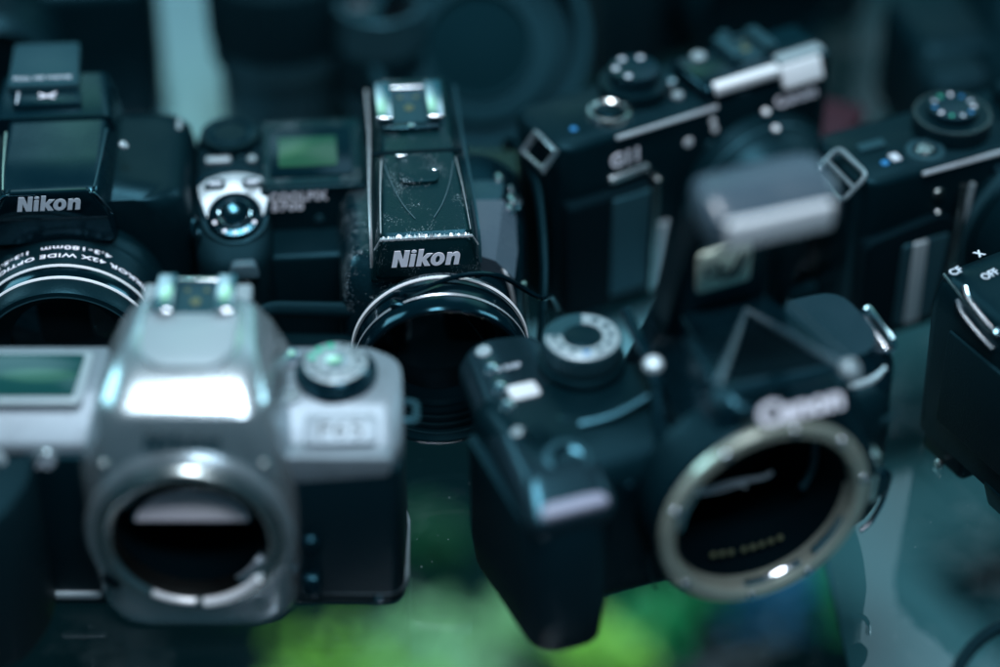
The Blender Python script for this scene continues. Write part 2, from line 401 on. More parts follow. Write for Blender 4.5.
# green plants seen through the glass, far below focus
def plant(cx, cy, z, r, m, label, n=110):
    b = bmesh.new()
    for i in range(n):
        a = random.uniform(0, 2 * PI); q = r * math.sqrt(random.random()); h = random.uniform(-18, 18)
        c = Vector((cx + q * math.cos(a), cy + q * math.sin(a) * .8, z + h)); l = random.uniform(12, 24); w = l * .36
        d = Vector((random.uniform(-1, 1), random.uniform(-1, 1), random.uniform(-.3, .5))).normalized()
        s = d.cross(Vector((random.uniform(-.3, .3), random.uniform(-.5, .1), 1))).normalized(); up = s.cross(d)
        vs = [c - d * l / 2, c - d * l * .1 + s * w / 2 + up, c + d * l / 2 - up * 2, c - d * l * .1 - s * w / 2 + up]
        vv = [b.verts.new(v) for v in vs]; b.faces.new(vv)
    ob = part('leafy_plant', b, m, None); ob['label'] = label; ob['category'] = 'plant'; ob['group'] = 'leafy plants under the glass'
    return ob
def ground_hit(px, py, z):
    F = 85 / 36 * 1000; P = R(38); a = (px - 500) / F; bb = -(py - 333.5) / F
    d = (504 - z) / (math.sin(P) - bb * math.cos(P)); return (a * d, -500 + d * (math.cos(P) + bb * math.sin(P)))
PL = [(-33, -14, 30, 'leaf_yellow', 'bright yellow green leaves under the glass, below the gap beside the silver camera'),
      ]
for (px, py, rad, m, lb) in [
    (352, 690, 42, 'leaf_yellow', 'brightest yellow green leaf clump under the glass beside the silver camera'),
    (430, 662, 32, 'leaf_pale', 'pale mint leaf clump under the glass in the gap between the two front cameras'),
    (436, 545, 16, 'leaf_dark', 'dim dark green leaf clump between the black camera grip and the silver camera'),
    (515, 630, 12, 'leaf_pale', 'small pale leaf clump just left of the black camera grip'),
    (605, 662, 20, 'leaf_yellow', 'lime leaf clump just right of the black camera grip'),
    (650, 625, 15, 'leaf_green', 'round mid green leaf clump left of the bare lens mount'),
    (732, 580, 13, 'leaf_green', 'deep green leaf clump directly below the bare lens mount'),
    (775, 590, 20, 'leaf_blue', 'dark blue leaf clump under the glass below the lens mount'),
    (850, 592, 15, 'leaf_green', 'vivid green leaf clump at the right below the black camera')]:
    x, y = ground_hit(px, py, -350); plant(x, y, -350, rad * 1.15, m, lb)

# ================================================================== SILVER SLR, front left
def silver_slr():
    T = thing('slr_camera', 'silver camera body with open lens mount, black grips and mode dial, front left', 'camera', (-88.6, -4, 0), 0)
    # main black body
    b = prism(rnd([(-76, 12), (-26, 12), (26, 12), (57, 12), (60, 16), (60, 50), (-76, 50)], [5, 1, 1, 3, 3, 8, 6], 3), 'z', 4, 62, 2)
    carve(part('body', b, 'black_plastic', T), lathe([(0, -2), (22.8, -2), (22.8, 28), (0, 28)], (0, 0, 42), (0, 1, 0), 48))
    b = prism(rnd([(20, 8), (58, 8), (60.5, 12), (60.5, 40), (20, 40)], [2, 3, 3, 4, 2], 3), 'z', 12, 60, 2)
    part('hand_grip', b, 'leatherette', T, 'black leatherette side panel right of the mount')
    part('hand_grip', prism(rnd([(-80, -16), (-50, -16), (-44, 2), (-44, 40), (-80, 40)], [8, 8, 3, 4, 4], 3), 'z', 4, 62, 3), 'rubber', T, 'deep rubber finger grip at the left end')
    # base plate with silver line
    b = prism(rnd([(-30, 11), (58, 9), (61.3, 14), (61, 48), (-30, 48)], [2, 5, 3, 8, 2], 3), 'z', 10.5, 13, .6)
    part('base_trim', b, 'silver_flat', T)
    b = prism(rnd([(-70, 11), (-30, 11), (-30, 45), (-70, 45)], 2, 3), 'z', 7, 9.5, .6)
    part('base_trim', b, 'silver_flat', T)
    part('strap_pin', box(51, 54, 10, 12, 6.5, 11, .6), 'chrome', T)
    # silver top deck
    top = [(20, 12), (57, 8.5), (61, 16), (60, 46), (50, 52), (-20, 52), (-78, 52), (-80, 16), (-70, 14), (-25, 14)]
    def ts(d, z): return secz([(x - (d if x > 40 else -d if x < -60 else 0), y + (d if y < 20 else -d if y > 40 else 0)) for x, y in top], z, [1, 4, 5, 6, 3, 1, 6, 3, 3, 1])
    def ts2(z, dy, dd): return secz([(x - (dd if x > 40 else -dd if x < -60 else 0), (y + dy) if y < 20 else y - dd) for x, y in top], z, [1, 4, 5, 6, 3, 1, 6, 3, 3, 1])
    b = loft([ts2(57.5, 1, .5), ts2(58.5, 0, 0), ts2(64, .4, 0), ts2(65.2, 1.6, .1), ts2(71.2, 15, .6), ts2(71.8, 17, 2)])
    carve(part('top_cover', b, 'silver_satin', T), lathe([(0, -2), (22.8, -2), (22.8, 28), (0, 28)], (0, 0, 42), (0, 1, 0), 48))
    # front shoulder plate carrying the model number
    M = Matrix.Translation((0, 0, 0))
    b = prism(rnd([(26, 56), (57, 59), (58.5, 64), (57, 66), (27, 66), (24, 60)], 1.5, 3), 'y', 7.8, 14, .8)
    part('name_plate', b, 'silver_satin', T)
    MT = Matrix.Translation((43, 16.4, 68.4)) @ Matrix.Rotation(R(24), 4, 'X')
    b = prism(rnd([(-10, -5), (11, -4), (11, 5), (-10, 5)], 1.8, 3), 'z', -.6, 1.1, .4, M=MT); pl = part('model_badge', b, 'silver_satin', T)
    part('lettering', lay(font('F65', .0), 12.5, 4.6, MT @ Vector((0.4, 0, 1.1)), ud=(0, math.cos(R(24)), math.sin(R(24)))), 'dark_print', pl)
    # centre housing: mount block rising into the prism
    def hs(z, yf, w, rc=9, yb=53, wb=None):
        wb = wb or w
        return secz([(-w, yf + 6), (-w * .80, yf), (w * .80, yf), (w, yf + 6), (wb, yb), (-wb, yb)], z, [rc * .6, rc, rc, rc * .6, 5, 5], 4)
    b = loft([hs(3, 5, 18), hs(3.4, 4, 22), hs(6, 2.6, 27), hs(11, 2, 29.5), hs(25, 1.6, 31), hs(45, 1.4, 31.5), hs(60, 1.6, 31), hs(70, 2.8, 28.5, 7, wb=28),
              hs(77, 4.4, 25.8, 6, wb=25), hs(81.2, 5.6, 24.2, 5, wb=22.6), hs(82.6, 6.6, 23.6, 5, wb=22), hs(83.4, 8.4, 23, 5, wb=21), hs(85.8, 13.6, 21.6, 5, wb=19.5), hs(87.6, 19.6, 20, 5, wb=18), hs(88.5, 24.4, 18, 5, wb=16), hs(88.9, 29, 16, 5, wb=14)])
    hsg = part('prism_housing', b, 'silver_paint', T, angle=60)
    carve(hsg, lathe([(0, -9), (22.6, -9), (22.6, 40), (0, 40)], (0, 0, 42), (0, 1, 0), 64))
    # inset flash panel with a rounded nose
    fl = rnd([(-13.5, 44), (-13.5, 27), (-9, 19.5), (9, 19.5), (13.5, 27), (13.5, 44)], [1, 6, 6, 6, 6, 1], 5)
    M = Matrix.Translation((0, 0, 0))
    b = prism(fl, 'z', 87.6, 89.9, .7); part('flash_cover', b, 'silver_flat', T)
    hot_shoe(T, -11.5, 11.8, 42, 60, 88.5, 'chrome')
    part('shoe_base', box(-16, 16, 40, 60, 84, 88.6, 1.2), 'silver_flat', T)
    part('lettering', lay(logo_bold(), 22, 5.4, (0, 3.2, 75.6), ud=(0, .2, 1), lift=.35), 'dark_grey', T)
    for s_ in (-1, 1):
        part('seam', tube([(s_ * 26.2, 12, 71.9), (s_ * 23.5, 24, 77), (s_ * 21, 40, 80)], .25, 6), 'dark_print', T)
        part('screw', screw((s_ * 22.5, 2.2, 68), (0, -1, 0), 1.2), 'steel', T)
    part('lettering', lay(font('M', .02), 3, 2.2, (-24.2, 1.3, 22)), 'dark_print', T)
    part('lettering', lay(font('L', .02), 2.0, 2.2, (24.5, 26, 72.1), ud=(0, 1, 0)), 'dark_print', T)
    # lens mount
    c = (0, 1.2, 42)
    part('mount_boss', lathe([(30.3, -2), (30.3, .2), (29.3, 1.3), (27.3, 1.6), (27.3, -2)], c, (0, -1, 0), 96), 'silver_paint', T)
    b = lathe([(27.2, 0), (27.2, 2.0), (26.6, 2.9), (25, 3.4), (23.4, 2.9), (22.6, 2.0), (22.4, -1), (22.4, -8)], c, (0, -1, 0), 96)
    mr_ = part('lens_mount_ring', b, 'steel', T)
    part('bayonet_tab', tube([(22.9 * math.cos(R(a)), -2.0, 42 + 22.9 * math.sin(R(a))) for a in range(238, 272, 4)], 1.0, 8, smooth=0), 'ring_white', mr_)
    part('bayonet_tab', tube([(23.2 * math.cos(R(a)), -2.2, 42 + 23.2 * math.sin(R(a))) for a in range(276, 325, 4)], 1.5, 8, smooth=0), 'ring_white', mr_)
    for a in (-8, -42, -95, 20, 140, 195):
        screw((25 * math.cos(R(a)), 1.2 - 2.6, 42 + 25 * math.sin(R(a))), (0, -1, 0), 1.2, None) and None
        part('screw', screw((25 * math.cos(R(a)), 1.2 - 2.6, 42 + 25 * math.sin(R(a))), (0, -1, 0), 1.2), 'chrome', mr_)
    # bayonet tabs
    for a0, a1 in ((-88, -48), (-150, -112), (20, 55)):
        b = lathe([(22.5, -.4), (22.5, -2.4), (20.4, -2.4), (20.4, -.4), (22.5, -.4)], c, (0, -1, 0), 14, None, -a1 - 90 + 90, -a0)
        part('bayonet_tab', b, 'chrome', mr_)
    b = lathe([(22.4, -5), (21.8, -26), (0, -26)], c, (0, -1, 0), 64); part('mirror_box', b, 'black_matte', T)
    seg = [(x, z) for x, z in [(-16.4, 49.5), (16.4, 49.5)]]
    arc = [(16.4 * math.cos(R(a)), 49.8 + 8.6 * math.sin(R(a))) for a in range(0, 181, 9)]
    MM = Matrix.Translation((0, 5, 44.2)) @ Matrix.Rotation(R(-42), 4, 'X') @ Matrix.Translation((0, -5, -49.8))
    b = prism(arc, 'y', 5, 6, .2, M=MM); part('mirror', b, 'reflected_screen_grey', T)  # grey and half-round outline stand for the reflected focusing screen
    part('mirror_rim', tube([MM @ Vector((x, 4.7, z + .2)) for x, z in arc], .35, 6, smooth=0), 'chrome', T)
    part('release_button', lathe([(0, 3), (2.4, 3), (3.2, 2), (3.2, 0)], (33.5, 9, 33), (0, -1, 0), 24), 'satin_black', T)
    part('focus_switch', box(30.5, 36, 4, 12, 14, 22, 1.5), 'satin_black', T)
    # index dot and lock pin at the rim
    part('index_dot', disc_cyl(1.1, .5, (26.5, 0.2, 44.5), (0, -1, 0), .2, 16), 'white_print', T)
    part('drive_slot', box(-27, -21, -1.2, 3, 24, 27, .4, rot=('Y', 35)), 'black_matte', T)
    # mode dial
    d = part('mode_dial', lathe([(0, 6.0), (9.2, 6.0), (10.0, 5.4), (10.3, 3.6), (11.6, 3.4), (12, 2.9), (12, 0)], (41, 37, 71), (0, 0, 1), 64), 'satin_black', T)
    part('dial_cap', lathe([(0, .5), (8.2, .45), (9.2, 0), (0, 0)], (41, 37, 77), (0, 0, 1), 48), 'silver_flat', d)
    for k in range(12):
        a = R(15 + 30 * k); cc = (41 + 7.0 * math.cos(a), 37 + 7.0 * math.sin(a), 77.6)
        if k in (3, 4, 5): part('dial_mark', disc_cyl(1.3, .15, cc, (0, 0, 1), .05, 10), 'green_mark', d)
        else: part('dial_mark', lay(font('PSAM4563127 '[k], .01), 1.9, 2.3, cc, xd=(-math.sin(a), math.cos(a), 0), ud=(-math.cos(a), -math.sin(a), 0)) if 'PSAM4563127 '[k] != ' ' else box(cc[0] - .7, cc[0] + .7, cc[1] - .7, cc[1] + .7, 77.5, 77.7, .05), 'dark_print', d)
    part('dial_hub', disc_cyl(3.4, .7, (41, 37, 77.4), (0, 0, 1), .3, 24), 'chrome', d)
    bt = part('button', disc_cyl(3.0, 1.8, (27.2, 46, 71.5), (0, 0, 1), .7, 24), 'chrome', T)
    part('red_mark', box(25, 29.5, 40.6, 41.4, 71.6, 72.0, .1), 'red_plastic', T)
    part('button', disc_cyl(3.0, 1.2, (28.6, 28, 71.4), (0, 0, 1), .5, 24), 'silver_flat', T)
    part('lettering', lay(font('AF', .01), 4, 2.2, (28.6, 28, 72.7), ud=(0, 1, 0)), 'dark_print', T)
    strap_lug(T, (59.6, 33, 62), (1, 0, -.1), 8.5, 4.5, 1.1, 'dark_grey')
    # left deck LCD window
    part('display_frame', prism(rnd([(-80, 24), (-31.5, 24), (-30.5, 48), (-80, 48)], 2.5, 4), 'z', 71.4, 72.6, .5), 'silver_flat', T)
    part('display', prism(rnd([(-78, 26.5), (-33.8, 26.5), (-33, 46), (-78, 46)], 1.2, 3), 'z', 72.4, 72.95, .15), 'lcd_teal', T)
    part('command_ring', lathe([(7, 0), (7, 2), (8.3, 2.8), (9.6, 2), (9.6, 0)], (-60.5, 11, 58), (0, -1, .25), 40), 'silver_flat', T)
    part('lettering', lay(font('AF', .02), 5.6, 3.4, (-41, 10.8, 61)), 'grey_print', T)
    part('button', disc_cyl(3.5, 1.4, (-41, 13.2, 61), (0, -1, 0), .5, 24), 'silver_paint', T)
    return T
silver_slr()

# ================================================================== BRIDGE CAMERA with cord, centre (in focus)
def bridge_centre():
    T = thing('bridge_camera', 'dusty black camera with metal hot shoe and cord over its wide lens, centre', 'camera', (-23, 97, 0), 5)
    # lens block and body
    def s(z, d): return secz([(-27 + d, 8 + d), (-18 + d, 2 + d), (16 - d, 2 + d), (19 - d, 12 + d), (20 - d, 30), (20 - d, 84 - d), (-27 + d, 84 - d)], z, [3, 3, 5, 6, 5, 5, 3], 4)
    b = loft([s(1, 3), s(3, 0), s(48, 0), s(56, 1.5), s(60, 4), s(61, 7)])
    part('body', b, 'black_very_dusty', T, angle=50)
    # right shoulder with glossy facets
    def q(y, w, h): return secy([(12, 2), (12, h), (w - 12, h), (w - 1.5, h - 9), (w, 2)], y, [1, 2, 5, 5, 2], 4)
    b = loft([q(7, 27, 44), q(10, 31, 52), q(22, 34, 58), q(40, 36.5, 61), q(66, 37, 61), q(74, 34, 56)])
    part('side_shell', b, 'satin_black', T, angle=50)
    b = tube([(31.5, 8, 50), (32, 9, 40), (32.5, 10, 26)], .9, 8); part('trim_line', b, 'steel', T)
    b = tube([(22.5, 14, 56.6), (25.5, 10.0, 53), (27.6, 7.6, 46), (28.6, 6.8, 36)], .7, 8); part('trim_line', b, 'worn_metal', T)
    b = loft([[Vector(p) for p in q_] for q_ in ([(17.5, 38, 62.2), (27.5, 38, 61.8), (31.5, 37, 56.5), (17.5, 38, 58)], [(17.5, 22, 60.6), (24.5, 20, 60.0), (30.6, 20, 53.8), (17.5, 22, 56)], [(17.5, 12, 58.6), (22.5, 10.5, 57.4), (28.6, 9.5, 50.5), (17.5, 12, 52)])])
    bev(b, .8, 2); part('shell_highlight', b, 'blue_grey_gloss', T)  # bluish facet drawn in for the broad highlight on the shoulder
    part('control_panel', prism(rnd([(17, 39), (27, 38), (29, 50), (17, 51)], 3, 4), 'z', 59.5, 61.6, .7), 'dark_grey', T)
    b = None
    for (x, y, z, r) in ((27, 52, 59.8, 2.0), (30.5, 47, 58.6, 1.6), (31, 41, 58.2, 3.0), (29, 36, 58.6, 1.7)):
        b = disc_cyl(r, 2.2, (x, y, z), (.5, -.1, 1), .6, 18, b)
    part('button', b, 'chrome', T)
    # flash / finder hump
    def h(y, w0, w1, zt, zb=56, r=2.0):
        return secy([(-w0, zb), (-w1, zt - 3.5), (-w1 + 2.2, zt), (w1 - 2.2, zt), (w1, zt - 3.5), (w0, zb)], y, [1, 2, 1.4, 1.4, 2, 1], 3)
    b = loft([h(0, 17.5, 15.2, 75.6, 60), h(1.4, 17.7, 15.6, 76.9, 58), h(20, 17, 14.6, 78.2), h(38, 16.5, 13.8, 79.4), h(56, 16, 13, 80.6), h(84, 16, 13, 81)])
    part('flash_hump', b, 'black_dusty', T, angle=28)
    # edge rails along the hump
    for s_ in (-1, 1):
        b = tube([(s_ * 17.2, 4, 62), (s_ * 17.0, 8, 72), (s_ * 16.4, 30, 75), (s_ * 15.2, 56, 77), (s_ * 15, 84, 77.5)], .55, 6)
        part('trim_line', b, 'worn_metal' if s_ < 0 else 'dark_grey', T)
    b = tube([(-14.0, 1.2, 77.0), (-13.6, 12, 77.8), (-12.9, 26, 78.8), (-12, 38, 79.5)], .28, 6); part('worn_edge', b, 'worn_metal', T)
    b = tube([(14.0, 1.2, 77.0), (13.6, 12, 77.8), (12.9, 26, 78.8), (12, 38, 79.5)], .16, 6); part('worn_edge', b, 'worn_metal', T)
    # front plate with the maker's name, pale rubbed edge above it
    b = prism(rnd([(-13.6, 74.9), (-16.2, 61.5), (16.2, 61.5), (13.8, 74.9)], [1.2, 2, 2, 1.2], 3), 'y', -1.0, 1.0, .3)
    pl = part('front_plate', b, 'black_dusty', T)
    part('lettering', lay(logo_bold(), 21.6, 6.5, (-.3, -1.0, 68.6)), 'white_print', pl)
    b = bmesh.new(); rr = random.Random(4); n = 90
    pts = []
    for i in range(n + 1):
        x = -14.4 + 28.8 * i / n; e = rr.uniform(.12, .5) * (1 if rr.random() > .12 else .2) * (1.5 if -9 < x < 4 else .9)
        pts.append((x, e))
    lo = [b.verts.new((x, -1.12, 75.75 - .2 + .35 * (rr.random() - .5))) for x, e in pts]; hi = [b.verts.new((x, -.2 + e * .6, 75.9 + e * 2.1 * .8)) for x, e in pts]
    mid = [b.verts.new((x, -.95, 76.05 + e * .35)) for x, e in pts]
    for i in range(n):
        b.faces.new((lo[i], lo[i + 1], mid[i + 1], mid[i])); b.faces.new((mid[i], mid[i + 1], hi[i + 1], hi[i]))
    part('worn_edge', b, 'worn_metal', T, 'pale rubbed paint along the front edge of the hump')
    for s_ in (-1, 1):
        b = tube([(s_ * 14.4, -.9, 75.9), (s_ * 15.5, -.7, 73.6), (s_ * 16.2, -.7, 72.3)], .3, 6); part('worn_edge', b, 'worn_metal', T)
    # engraved curves converging on the front
    b = None
    for s_ in (-1, 1):
        pth = [(s_ * 11.2, 36, 79.55), (s_ * 9.0, 24, 78.75), (s_ * 6.0, 14, 78.1), (s_ * 2.9, 7.5, 77.6)]
        part('groove', tube(pth, .16, 6), 'rim_grey', T)
    # release tab: raised plate with bright corners
    b = prism(rnd([(-6.4, 24.5), (5.6, 24.5), (6.2, 31), (4.8, 40), (-5.8, 40), (-7, 31)], [2, 2, 1, 2, 2, 1], 3), 'z', 77.5, 80.0, .35)
    part('flash_tab', b, 'black_dusty', T)
    b = box(-7.4, -3.6, 38.5, 39.7, 79.6, 80.7, .3); box(3.8, 5.6, 30, 31.2, 79.5, 80.4, .3, b); part('catch', b, 'chrome', T)
    b = box(-15, 14.4, 41, 43.2, 79.0, 79.75, .2); part('seam', b, 'black_matte', T)
    hot_shoe(T, -12.6, 9.8, 56, 78, 80.6, 'chrome')
    part('shoe_stop', box(-11, 8, 52.5, 56, 80, 82.2, .5), 'black_gloss', T)
    part('screw', screw((-1.2, 53.6, 82.2), (0, 0, 1), 1.2), 'chrome', T)
    # neck between hump and lens
    # lens
    c = (3, 4, 41.0); ax = (0, -1, 0)
    b = lathe([(20, 0), (20.5, 5.2), (22.5, 8), (26, 11.5), (26.4, 12.4), (27.4, 13.2), (28.0, 15), (27.8, 15.6)], c, ax, 120)
    br = part('lens_barrel', b, 'black_very_dusty', T)
    part('rim_ring', lathe([(27.8, 15.4), (28.2, 15.7), (28.2, 16.3), (27.8, 16.6), (27.4, 16.2)], c, ax, 120), 'ring_white', br)
    b = lathe([(27.6, 16.3), (27.6, 18.4), (27.0, 18.6), (27.0, 19.4), (27.7, 19.6), (27.7, 24.2), (27.2, 24.6), (27.2, 25.4), (27.7, 25.6), (27.6, 30), (27.0, 31.2), (26.2, 31.5)], c, ax, 120)
    part('front_ring', b, 'black_gloss', br)
    part('rim_ring', lathe([(27.75, 24.3), (27.9, 24.6), (27.75, 24.9)], c, ax, 120), 'bright_steel', br)
    b = lathe([(26.4, 31.5), (25.6, 31.2), (25.2, 29), (25.2, 26), (24.4, 26), (24.4, 23.5), (23.6, 23.5), (23.5, 21), (22.6, 21), (22.5, 18.5), (21.6, 18.5), (21.4, 16), (18, 14.5)], c, ax, 120)
    part('inner_rings', b, 'black_plastic', br)
    for rr_, t_ in ((25.1, 28.4), (24.1, 25.2), (23.2, 22.6)):
        part('thread_ring', lathe([(rr_, t_), (rr_ - .22, t_ + .1), (rr_ - .22, t_ - .25)], c, ax, 120), 'dark_grey', br)
    part('lens_glass', lathe([(0, 15.4), (6, 15.3), (12, 15.0), (18.2, 14.4)], c, ax, 64), 'lens_glass', br)
    # left section: recessed face with the model name, raised screen block
    part('rear_block', box(-52, -16, 49.5, 88, 2, 62, 1.5), 'black_plastic', T)
    b = prism(rnd([(-51, 49.0), (-17.5, 49.0), (-17.5, 88), (-51, 88)], 2, 3), 'z', 61, 64.5, .8); part('screen_bezel', b, 'black_dusty', T)
    part('bezel_line', box(-50, -18, 48.5, 49.4, 62.6, 63.3, .2), 'dark_grey', T)
    part('screen_frame', prism(rnd([(-48.5, 53), (-21, 53), (-21, 82), (-48.5, 82)], 1.5, 3), 'z', 64.3, 64.9, .2), 'black_gloss', T)
    part('display', prism(rnd([(-45.5, 58.5), (-26, 58.5), (-26, 76), (-45.5, 76)], .8, 2), 'z', 64.8, 65.2, .1), 'lcd_green', T)
    part('lettering', lay(font('COOLPIX', .035, 0, 1.1), 19, 3.7, (-39.4, 49.1, 59.6)), 'white_print', T)
    part('lettering', lay(font('5700', .03, 0, 1.1), 10.5, 3.1, (-43.2, 49.1, 55.6)), 'white_print', T)
    part('lower_block', box(-50, -20, 34, 60, 2, 46, 2), 'black_plastic', T)
    part('flash_sensor', disc_cyl(1.6, .4, (-33, 49.3, 50), (0, -1, 0), .2, 16), 'dark_grey', T)
    # hand grip with sloping top
    def g(z, y0, d): return secz([(-74 + d, y0 + 6), (-68, y0), (-54, y0), (-49 - d * .3, y0 + 6), (-49, 88), (-74 + d, 88)], z, [6, 7, 7, 6, 2, 6], 4)
    b = loft([g(2, 26, 2), g(5, 25, 0), g(36, 26, 0), g(46, 26.5, 0), g(50, 28.5, 0), g(52.5, 36, .3), g(56, 47, .6), g(61, 66, 1), g(63, 74, 3)])
    gp = part('hand_grip', b, 'rubber', T, angle=50)
    # tilted control face on top of the grip
    tilt = Matrix.Translation((-60.5, 47, 56.6)) @ Matrix.Rotation(R(24), 4, 'X')
    def tl(bm): bmesh.ops.transform(bm, matrix=tilt, verts=bm.verts); return bm
    pod = rnd([(-12.6, 11), (-11.5, 14), (11.5, 14), (12.6, 11), (11.2, -4), (6, -13), (-6, -13), (-11.2, -4)], [3, 5, 5, 3, 6, 6, 6, 6], 4)
    pd = part('control_pod', tl(prism(pod, 'z', -5, 1.2, 1.0)), 'satin_black', T)
    # silver fan plate
    ap = [(-11.6, 5), (-12.0, 8.6), (-9, 11.4), (-4, 13.2), (0, 13.6), (4, 13.2), (9, 11.4), (12.0, 8.6), (11.6, 5), (9.4, -3.2), (8.6, -3.2)]
    ap += [(8.6 * math.cos(R(a)), -3.2 + 8.8 * math.sin(R(a))) for a in range(10, 171, 10)] + [(-8.6, -3.2), (-9.4, -3.2)]
    part('fan_plate', tl(prism(ap, 'z', .8, 2.0, .3)), 'silver_flat', pd)
    for s_ in (-1, 1):
        part('button', tl(prism(rnd([(s_ * 2.6, 7.2), (s_ * 3.2, 11.2), (s_ * 7.2, 10.8), (s_ * 10.0, 8.2), (s_ * 9.2, 7.0)], 1.0, 3), 'z', 1.8, 2.7, .3)), 'hood_matte', pd)
        bmx = box(s_ * 6 - 2.0, s_ * 6 + 2.0, 8.4, 9.8, 2.6, 2.9, .05); part('button_mark', tl(bmx), 'grey_print', pd)
    part('power_ring', tl(lathe([(5.7, 1.0), (5.7, 3.2), (6.4, 3.8), (8.2, 3.6), (8.9, 2.8), (9.0, .8)], (0, -3.4, 0), (0, 0, 1), 56)), 'black_gloss', pd)
    part('shutter_rim', tl(lathe([(4.9, 3.0), (4.9, 4.2), (5.4, 4.5), (5.8, 4.1), (5.8, 3.0)], (0, -3.4, 0), (0, 0, 1), 48)), 'chrome', pd)
    part('shutter_button', tl(lathe([(0, 3.9), (3, 4.0), (4.6, 4.5), (4.9, 3.6)], (0, -3.4, 0), (0, 0, 1), 48)), 'black_gloss', pd)
    for a in (-62, -90, -118, -30, 205):
        part('ring_mark', tl(disc_cyl(.7, .15, (7.3 * math.cos(R(a)), -3.4 + 7.3 * math.sin(R(a)), 3.7), (0, 0, 1), .05, 10)), 'white_print', pd)
    part('lettering', tl(lay(font('OFF', .01), 3.6, 1.3, (5.6, 5.7, 2.0), ud=(0, 1, 0))), 'dark_print', pd)
    b = tl(tube([(-10.5, -4, 1.4), (-8.6, -9, 1.4), (-4, -12.6, 1.4), (0, -13.2, 1.4), (4, -12.6, 1.4), (8.6, -9, 1.4), (10.5, -4, 1.4)], .55, 8)); part('pod_rim', b, 'dark_grey', pd)
    part('button', box(-70, -61.5, 67, 70, 61.2, 63.4, .7), 'silver_flat', T)
    part('button', disc_cyl(1.6, 1.4, (-54.5, 68, 62), (0, 0, 1), .4, 16), 'silver_flat', T)
    part('button', disc_cyl(.9, 1.0, (-58.2, 69.5, 62), (0, 0, 1), .3, 12), 'dark_grey', T)
    d = part('command_dial', knob_grip(30, 10.2, 5, (-61.5, 80, 61), (0, 0, 1)), 'black_plastic', T)
    part('dial_cap', lathe([(5.6, 1), (6.6, 1.4), (8.0, .9), (8.2, 0)], (-61.5, 80, 65.2), (0, 0, 1), 40), 'satin_black', d)
    part('sensor_window', prism(rnd([(-63.8, 44.5), (-53, 44.5), (-54.5, 50.0), (-62, 50.0)], 1.5, 3), 'y', 24.6, 29, .6), 'rim_grey', T)
    # strap lug at the far left
    lb = tube([(-74, 16, 51), (-77.5, 13, 53), (-79.5, 10, 50), (-78, 11, 43), (-74.5, 13, 43)], 1.5, 10, closed=True); part('strap_lug', lb, 'chrome', T)
    return T
bc = bridge_centre()
M5 = Matrix.Translation((-23, 97, 0)) @ Matrix.Rotation(R(5), 4, 'Z')
def w5(*p): return tuple(M5 @ Vector(p))
b = tube([w5(-11, -17, 67.0), w5(-8, -18.5, 68.4), w5(-3, -18.5, 69.4), w5(6, -15, 70.3), w5(16, -12, 69.2), w5(24, -9, 64.8), w5(31, -7, 57.8), w5(36, -6, 53.8), w5(40, 4, 46.8), w5(43, 10, 36.8)], .85, 8)
tube([w5(-13, -19, 62.8), w5(-9, -19.5, 65.3), w5(-2, -19.4, 66.8), w5(4, -19.5, 65.8), w5(10, -19.7, 59.8), w5(15, -19.8, 51.8), w5(19, -20, 43.8), w5(20, -20.5, 34.8)], .5, 8, b)
tube([w5(-14, -19, 62.8), w5(-15.5, -20, 60.8), w5(-11, -19.8, 62.2), w5(-4, -19.5, 64.3), w5(-9, -18.5, 67.4)], .7, 8, b)
box(*[v for a in zip(w5(-12.5, -21.5, 62.0), w5(-7.5, -18, 66.4)) for v in a], .9, b)
o = part('lens_cap_cord', b, 'black_gloss', None); o['label'] = 'thin black cord looped over the top of the wide lens at the centre'; o['category'] = 'cord'
b = tube([(2, 178, 56), (5, 170, 62), (10, 158, 61), (13, 145, 56), (14.5, 122, 44), (13, 106, 24), (10, 100, 3)], 1.5, 10, flat=1.6)
o = part('wrist_strap', b, 'black_plastic', None); o['label'] = 'dull black strap hanging down beside the right end of the dusty central camera'; o['category'] = 'strap'

